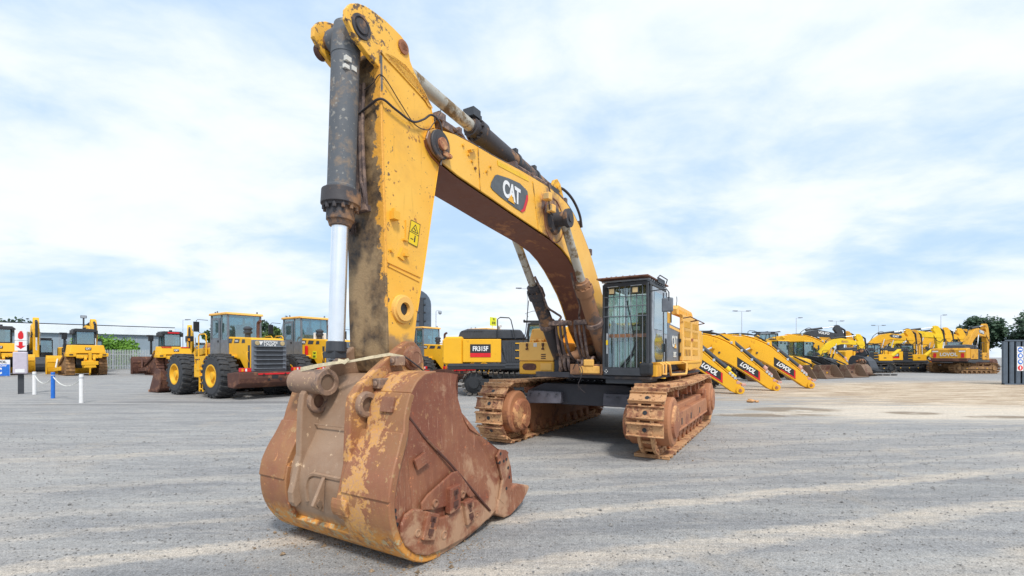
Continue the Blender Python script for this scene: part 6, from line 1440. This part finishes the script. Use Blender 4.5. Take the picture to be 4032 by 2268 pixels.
# ---- signs, posts, rope
def bollard(label, loc, m, h=1.17, name='bollard'):
    t = thing(name, label, 'bollard', loc, 0, 'bollards joined by white rope')
    k = MB(); k.lathe((0, 0, 0), (0, 0, 1), [(0, .075), (h-.02, .075), (h, .065)], 24); k.build('post', m, t)
    k = MB(); k.ring((0, 0, h-.16), (0, 0, h-.12), .083, .07, 20); k.build('collar', M['galv'], t); return t
bA = (-24.52, 24.08); bB = (-21.49, 21.96); bC = (-18.17, 19.79)
bollard('white bollard left of the blue one', (*bA, 0), M['white'], 1.17); bollard('blue bollard between the two white ones', (*bB, 0), M['blue'], 1.22); bollard('white bollard right of the blue one, nearest to us', (*bC, 0), M['white'], 1.20)
for a, c, lab in ((bA, bB, 'slack white rope from the left white bollard to the blue one'), (bB, bC, 'slack white rope from the blue bollard to the right white one')):
    k = MB(); k.tube([(a[0]+(c[0]-a[0])*u, a[1]+(c[1]-a[1])*u, 1.02-.38*(1-(2*u-1)**2)) for u in [i/8 for i in range(9)]], .022, 6); tag(k.build('rope', M['rope']), lab, 'rope', 'ropes between the bollards')
t = thing('fire_point', 'grey fire point post with red extinguisher sign, red arrow and cabinet', 'sign post', (-25.72, 24.57, 0), 42)
k = MB(); k.box(-.11, .11, -.11, .11, 0, 3.1); k.build('post', M['dark'], t, .01)
k = MB(); k.box(-.22, .22, -.13, -.115, 2.80, 3.33); s1 = k.build('sign_board', M['white'], t); k = MB(); k.box(-.22, .22, -.13, -.115, 2.26, 2.78); s2 = k.build('sign_board', M['white'], t)
k = MB(); k.prism(chaikin([(-.10, 2.86), (-.10, 3.16), (-.04, 3.22), (-.04, 3.28), (.06, 3.28), (.06, 3.22), (.10, 3.16), (.10, 2.86)], 1), -.137, -.132); k.build('extinguisher_symbol', M['red'], s1)
k = MB(); k.prism([(-.07, 2.72), (.07, 2.72), (.07, 2.52), (.19, 2.52), (0, 2.34), (-.19, 2.52), (-.07, 2.52)], -.137, -.132); k.build('arrow', M['red'], s2)
k = MB(); k.box(-.27, .27, -.36, -.12, 1.05, 2.20); cbn = k.build('extinguisher_cabinet', M['box'], t, .06, 3)
k = MB(); k.box(-.18, .16, -.375, -.362, 1.12, 1.30); k.build('notice', M['white'], cbn)
t = thing('row_marker', 'blue and white row sign with a big C at the left edge', 'sign', (-50.2, 44.6, 0), 42)
k = MB(); k.box(-1.7, 1.7, -.03, .0, .05, 1.62); k.box(-1.5, -1.4, 0, .5, 0, .1); k.box(1.4, 1.5, 0, .5, 0, .1); bd = k.build('board', M['white'], t)
k = MB(); k.box(-1.68, 1.68, -.04, -.031, .06, 1.18); k.build('blue_field', M['blue'], bd)
text('LOVOL', .32, basis((.95, -.045, 1.40), (1, 0, 0), (0, 0, 1)), M['dark'], bd, off=.03); text('C', .85, basis((.85, -.045, .52), (1, 0, 0), (0, 0, 1)), M['white'], bd, off=.05); text('THIS ROW', .24, basis((.9, -.045, 1.04), (1, 0, 0), (0, 0, 1)), M['white'], bd, off=.03)

# ---- container wall at the right
t = thing('corrugated_hoarding', 'dark grey corrugated steel hoarding at the right edge with safety signs', 'hoarding', (33.95, 32.4, 0), 0)
k = MB(); k.box(0, 6.1, .04, .12, .05, 3.04); L_ = []
n = 0; x = 0.0; pts = []
while x < 6.1:
    pts += [(x, .04), (x+.04, .0), (x+.30, .0), (x+.34, .04)]; x += .44
k.prism(pts+[(6.1, .06), (0, .06)], .06, 3.02, None, 'z'); k.box(-.03, 6.13, -.03, .1, 3.0, 3.1); k.box(-.03, 6.13, -.03, .1, 0, .08); k.box(-.03, .05, -.03, .1, 0, 3.1)
k.build('corrugated_wall', M['cont'], t)
for i, kind in enumerate(('goggles', 'helmet', 'earmuffs', 'noentry')):
    z = 2.42-i*.42
    k = MB(); k.box(.92, 1.36, -.02, -.005, z-.205, z+.205); sb_ = k.build('safety_sign', M['white'], t)
    k = MB(); k.cyl((1.14, -.022, z), (1.14, -.028, z), .175, n=28); k.build('disc', M['red'] if kind == 'noentry' else M['blue'], sb_)
    k = MB()
    if kind == 'noentry': k.box(1.10, 1.18, -.034, -.029, z-.10, z+.10)
    elif kind == 'goggles':
        k.prism(chaikin([(1.02, z-.05), (1.02, z+.06), (1.26, z+.06), (1.26, z-.05), (1.16, z-.05), (1.14, z-.02), (1.12, z-.05)], 1), -.034, -.029)
    elif kind == 'helmet': k.prism(chaikin([(1.04, z-.10), (1.06, z+.08), (1.16, z+.12), (1.25, z+.04), (1.22, z-.10)], 1), -.034, -.029)
    else: k.prism(chaikin([(1.03, z-.02), (1.06, z+.10), (1.20, z+.10), (1.26, z), (1.2, z-.10), (1.1, z-.06)], 1), -.034, -.029)
    k.build('symbol', M['white'], sb_)
k = MB(); k.box(1.62, 2.4, -.02, -.005, .85, 1.66); ys = k.build('warning_sign', M['yel4'], t)
k = MB(); k.box(1.76, 2.26, -.028, -.021, 1.35, 1.60); k.build('black_field', M['black'], ys); k = MB(); k.box(1.80, 2.2, -.028, -.021, .92, 1.0); k.build('text_line', M['black'], ys)

# ---- fence, shed, car, billboard, tower
t = thing('palisade_fence', 'pale steel palisade fence in front of the long shed', 'fence', (0, 0, 0), 0)
k = MB(); x = -82.0
while x < -40:
    k.prism([(x, .1), (x, 2.75), (x+.06, 2.95), (x+.12, 2.75), (x+.12, .1)], 68.0, 68.03); x += .24
k.build('pales', M['galv'], t)
k = MB(); k.box(-82, -40, 68.03, 68.08, .5, .6); k.box(-82, -40, 68.03, 68.08, 2.2, 2.3); k.build('rail', M['galv'], t)
for i in range(15):
    k = MB(); x = -82+i*3.0; k.box(x, x+.1, 68.09, 68.19, 0, 2.9); k.build('post', M['galv'], t)
t = thing('shed', 'long pale grey shed with white roof edge behind the fence', 'shed', (-61, 84.0, 0), 0)
def wallp(k, s0, s1, z0, z1, off=0.0, th=.3):
    d = Vector((-15, -14, 0)).normalized(); n = Vector((d.y, -d.x, 0)); n = n if n.y < 0 else -n; n = -n if n.dot(Vector((61, -84, 0))) < 0 else n
    a = d*s0+n*off; b_ = d*s1+n*off; c_ = b_-n*th; e_ = a-n*th
    k.hexa([(*a.xy, z0), (*b_.xy, z0), (*c_.xy, z0), (*e_.xy, z0), (*a.xy, z1), (*b_.xy, z1), (*c_.xy, z1), (*e_.xy, z1)])
k = MB(); wallp(k, 0, 60, 0, 5.6, 0, 20)
k.build('cladding_wall', M['wall'], t)
k = MB(); s_ = 0
while s_ < 60: wallp(k, s_, s_+.12, .1, 5.55, .04, .05); s_ += 2.4
k.build('cladding_rib', M['lgrey'], t)
k = MB(); wallp(k, -.5, 60.5, 5.6, 6.95, .5, 21); k.build('roof_fascia', M['roofw'], t, .05)
k = MB(); wallp(k, -.5, 60.5, 6.97, 7.12, .2, .6); k.build('roof_capping', M['blue'] if False else M['dark'], t)
t = thing('parked_car', 'white car parked behind the palisade fence', 'car', (-55.6, 72.0, 0), -20, None, 1.1)
k = MB(); k.prism(chaikin([(-2.1, .35), (-2.15, .85), (-1.7, .98), (-1.1, 1.42), (.3, 1.45), (1.0, .98), (1.9, .88), (2.1, .6), (2.05, .35)], 1), -.85, .85); k.build('body', M['white'], t, .06)
k = MB(); k.prism([(-1.5, 1.0), (-1.05, 1.36), (.25, 1.38), (.85, 1.0)], -.858, .858); k.build('windows', M['black'], t)
for x in (-1.3, 1.35):
    for s in (-1, 1):
        k = MB(); k.cyl((x, s*.70, .33), (x, s*.87, .33), .33, n=20); wo = k.build('wheel', M['rubber'], t); k = MB(); k.cyl((x, s*.87, .33), (x, s*.88, .33), .2, n=16); k.build('rim', M['galv'], wo)

t = thing('advertising_board', 'back of a tall dark round-topped board rising behind the stick', 'billboard', (-11.2, 60.0, 0), 0)
def arch(x0, x1, z0, z1, r): return [(x0, z0), (x1, z0), (x1, z1-r)]+[(x1-r+r*math.cos(R(a)), z1-r+r*math.sin(R(a))) for a in range(15, 90, 15)]+[(x1-r, z1), (x0+r, z1)]+[(x0+r-r*math.sin(R(a)), z1-r+r*math.cos(R(a))) for a in range(15, 90, 15)]+[(x0, z1-r)]
k = MB(); k.prism(arch(-9.3, .85, 4.6, 10.5, 2.0), -.15, .15); bd = k.build('board', M['cont'], t, .05)
k = MB()
for z in (5.4, 6.4, 7.5, 8.5, 9.3): k.box(-8.6, .2, -.24, -.16, z, z+.12)
for x in (-8.2, -6.0, -4.0, -2.0, -.6): k.box(x, x+.10, -.28, -.25, 4.8, 9.6)
k.build('lattice', M['dark'], bd)
for x in (-7.5, -.55): k = MB(); k.box(x, x+.5, -.55, -.2, 0, 9.3); k.build('support_post', M['dark'], t)
t = thing('white_tower', 'slanted pale banner tower between the two loaders', 'tower', (-37.6, 76, 0), 0)
k = MB(); k.prism([(-1.5, 0), (3.6, 0), (3.4, 3.0), (1.6, 7.4), (1.0, 8.6)], -.4, .4); k.build('sail', M['wall'], t, .1)
k = MB(); k.prism([(-1.3, 1.6), (3.4, 1.6), (3.3, 2.2), (-1.2, 2.2)], -.43, -.41); k.build('red_lettering_band', M['red'], t)

# ---- light masts
def mast(label, x, y, h, arms=2, r=.09):
    t = thing('light_mast', label, 'light mast', (x, y, 0), 0, 'tall light masts')
    k = MB(); k.cyl((0, 0, 0), (0, 0, h), r*1.4, r*.7, 10); k.build('pole', M['galv'], t)
    k = MB()
    if arms == 2: k.box(-1.5, 1.5, -.04, .04, h-.05, h+.03)
    else: k.box(0, 1.0, -.04, .04, h-.05, h+.03)
    k.build('cross_arm', M['galv'], t)
    for x_ in ((-1.35, 1.35) if arms == 2 else (.95,)):
        k = MB(); k.box(x_-.45, x_+.45, -.18, .18, h, h+.14); k.build('lamp_head', M['grey'], t, .03)
def at(u, v, Z): return (u-1288)/1180*Z, Z, 1.97-(v-896)*Z/1180
for u, v, Z, a, lab in ((1327, 726, 72, 2, 'twin-headed light mast left of the boom cylinder'), (1866, 783, 95, 2, 'twin-headed light mast above the three lettered booms'), (2003, 800, 105, 1, 'single-headed light mast left of the dark grey arm'), (2104, 808, 110, 2, 'twin-headed light mast just left of the dark arm top'), (2210, 819, 120, 2, 'twin-headed light mast right of the dark arm'), (2367, 793, 115, 1, 'tall thin light mast above the far excavator row'), (460, 805, 90, 1, 'single-headed light mast left of the nearest wheel loader')):
    x, y, h = at(u, v, Z); mast(lab, x, y, h, a, .075)
t = thing('floodlight_post', 'short floodlight post above the middle bulldozer', 'floodlight', (-54.8, 60, 0), 40, None)
k = MB(); k.cyl((0, 0, 0), (0, 0, 7.0), .09, n=10); k.build('pole', M['dark'], t)
for x, z in ((0, 7.0), (.3, 5.7)):
    k = MB(); k.box(x-.30, x+.30, -.12, .12, z-.18, z+.18); f_ = k.build('lamp_head', M['dark'], t, .03); k = MB(); k.box(x-.25, x+.25, -.13, -.12, z-.14, z+.14); k.build('lens', M['lgrey'], f_)
t = thing('security_camera', 'dome camera on a thin pole right of the dark board', 'camera', (-9.4, 58, 0), 0)
k = MB(); k.cyl((0, 0, 0), (0, 0, 7.5), .05, n=8); k.tube([(0, 0, 7.4), (.1, 0, 7.6), (.5, 0, 7.6)], .04, 6); k.build('pole', M['galv'], t); k = MB(); k.lathe((.5, 0, 7.6), (0, 0, -1), [(0, .1), (.1, .22), (.3, .22), (.42, .15), (.5, 0)], 16); k.build('dome', M['lgrey'], t)

# ---- trees and bushes
def tree(name, label, x, y, h, w, n, m, trunk=True, base=.25, leaf=.32, seed=1, group='trees behind the yard', cat='tree'):
    rnd = random.Random(seed); t = thing(name, label, cat, (x, y, 0), 0, group)
    cl = []
    for i in range(16):
        a = rnd.random()*6.28; rr = w*.5*math.sqrt(rnd.random())*.8; zz = h*(base+.08+(1-base)*.78*rnd.random()); sh = 1-.45*abs((zz/h-base)/(1-base)-.45)*1.4
        cl.append((Vector((math.cos(a)*rr*sh, math.sin(a)*rr*sh, zz)), w*rnd.uniform(.12, .24)))
    if trunk:
        k = MB(); k.tube([(0, 0, 0), (.1, 0, h*.25), (-.05, .1, h*.5), (0, 0, h*.72)], h*.022+.03, 7)
        for c, r in cl[:8]: k.tube([(0, 0, h*.3), (c.x*.4, c.y*.4, h*.3+(c.z-h*.3)*.5), tuple(c)], h*.008+.015, 5)
        k.build('trunk', M['bark'], t)
    k = MB()
    for i in range(n):
        c, r = cl[rnd.randrange(len(cl))]; d = Vector((rnd.gauss(0, 1), rnd.gauss(0, 1), rnd.gauss(0, .8))).normalized()*r*rnd.random()**.35*rnd.uniform(.85, 1.2)
        p = c+d; u = Vector((rnd.gauss(0, 1), rnd.gauss(0, 1), rnd.gauss(0, 1))).normalized(); v = u.orthogonal().normalized(); s = leaf*rnd.uniform(.5, 1.1)
        k.face([k.bm.verts.new(p+u*s), k.bm.verts.new(p+v*s*.6), k.bm.verts.new(p-u*s), k.bm.verts.new(p-v*s*.6)])
    bmv = k.bm; me = bpy.data.meshes.new('crown'); bmv.to_mesh(me); bmv.free(); me.materials.append(m); o = bpy.data.objects.new('crown', me); COL.objects.link(o); o.parent = t
    return t
tree('broadleaf_tree', 'dark green tree at the right edge above the grey hoarding', 99, 88, 9.6, 11, 9000, M['leafd'], leaf=.42, seed=3)
tree('broadleaf_tree', 'dark green tree whose top rises behind the ochre excavator arm', 90.0, 90, 9.4, 7.5, 5000, M['leafd'], leaf=.42, seed=4)
tree('broadleaf_tree', 'low dark tree leftmost of the right-hand tree group', 88, 92, 6.6, 4, 2500, M['leafd'], leaf=.40, seed=5)
tree('shrub', 'round bright green bush in front of the shed wall', -63.0, 72.8, 4.7, 8.6, 8000, M['leafb'], False, .05, .22, 6, 'shrubs by the fence', 'shrub')
tree('broadleaf_tree', 'green tree between the left excavator arm and the loader cab', -49.5, 80, 8.0, 5.5, 4000, M['leaf'], leaf=.30, seed=7)
tree('broadleaf_tree', 'tree seen through the ladder rails of the nearest loader', -45.5, 84, 8.2, 6.0, 4000, M['leafd'], leaf=.30, seed=8)
tree('broadleaf_tree', 'green tree just right of the nearest loader cab', -38.0, 72, 6.6, 6.5, 5000, M['leaf'], leaf=.26, seed=9)
tree('broadleaf_tree', 'dark treetop peeping over the shed roof at the left', -93.0, 86, 8.8, 8, 2000, M['leafd'], leaf=.35, seed=10)

# small orange rock and a few rag scraps on the gravel
k = MB(); bmesh.ops.create_icosphere(k.bm, subdivisions=2, radius=.17)
for v in k.bm.verts: v.co *= random.uniform(.75, 1.15); v.co.z *= .55
k.bm.verts.ensure_lookup_table(); k.box(.18, .33, -.06, .06, -.06, .02)
o = k.build('stone', flat('orange_stone', (.62, .33, .14), .8), None, .02); o.location = (10.15, 19.95, .07); tag(o, 'small orange brown lump lying on the open gravel', 'stone')

# ---- pieces that do not touch each other become parts of their own
def split_pieces(names, gap=.004):
    done = {}
    for o in list(COL.objects):
        if o.type != 'MESH' or o.name.split('.')[0] not in names: continue
        me = o.data
        if me.name not in done:
            bm = bmesh.new(); bm.from_mesh(me); bm.verts.index_update(); seen = set(); comps = []
            for v in bm.verts:
                if v.index in seen: continue
                st = [v]; seen.add(v.index); c = []
                while st:
                    q = st.pop(); c.append(q.index)
                    for e in q.link_edges:
                        w = e.other_vert(q)
                        if w.index not in seen: seen.add(w.index); st.append(w)
                comps.append(c)
            bb = []
            for c in comps:
                P_ = [bm.verts[i].co for i in c] if not bm.verts.ensure_lookup_table() else None
                bb.append([set(c), [min(p[a] for p in P_)-gap for a in range(3)], [max(p[a] for p in P_)+gap for a in range(3)]])
            ch_ = True
            while ch_:
                ch_ = False
                for i in range(len(bb)):
                    for j in range(i+1, len(bb)):
                        if all(bb[i][1][a] <= bb[j][2][a] and bb[j][1][a] <= bb[i][2][a] for a in range(3)):
                            bb[i] = [bb[i][0] | bb[j][0], [min(bb[i][1][a], bb[j][1][a]) for a in range(3)], [max(bb[i][2][a], bb[j][2][a]) for a in range(3)]]; del bb[j]; ch_ = True; break
                    if ch_: break
            out = []
            for S, _, _ in bb:
                b2_ = bm.copy(); b2_.verts.ensure_lookup_table(); bmesh.ops.delete(b2_, geom=[v for v in b2_.verts if v.index not in S], context='VERTS')
                m2 = bpy.data.meshes.new(me.name); b2_.to_mesh(m2); b2_.free()
                for mt_ in me.materials: m2.materials.append(mt_)
                out.append(m2)
            bm.free(); done[me.name] = out; done.update({m2.name: [m2] for m2 in out})
        out = done[me.name]
        if len(out) < 2: continue
        for m2 in out[1:]:
            c = o.copy(); c.data = m2; COL.objects.link(c)
        o.data = out[0]
split_pieces({'bearing_bolt', 'hub_cover', 'track_wheels', 'nose_boss', 'bolt_row', 'weld_seam', 'bolt_boss', 'ear_plates', 'bracket', 'work_lamp', 'latch', 'frame_slot', 'shoe_holes', 'plug_weld', 'bolt_hole', 'louvre', 'vent_slots', 'pressed_panels', 'grab_rail', 'pin_retainer_block', 'lifting_eye', 'bolt_heads', 'frame_marker', 'pipe_clamp', 'headlight', 'ripper_beam', 'loader_cylinder', 'wrapped_pipe_end', 'bucket_teeth', 'clip', 'door_lock', 'red_strip', 'wedge_slot', 'hitch_hole', 'upright_panel', 'centre_weld', 'handrail', 'canopy_side'})
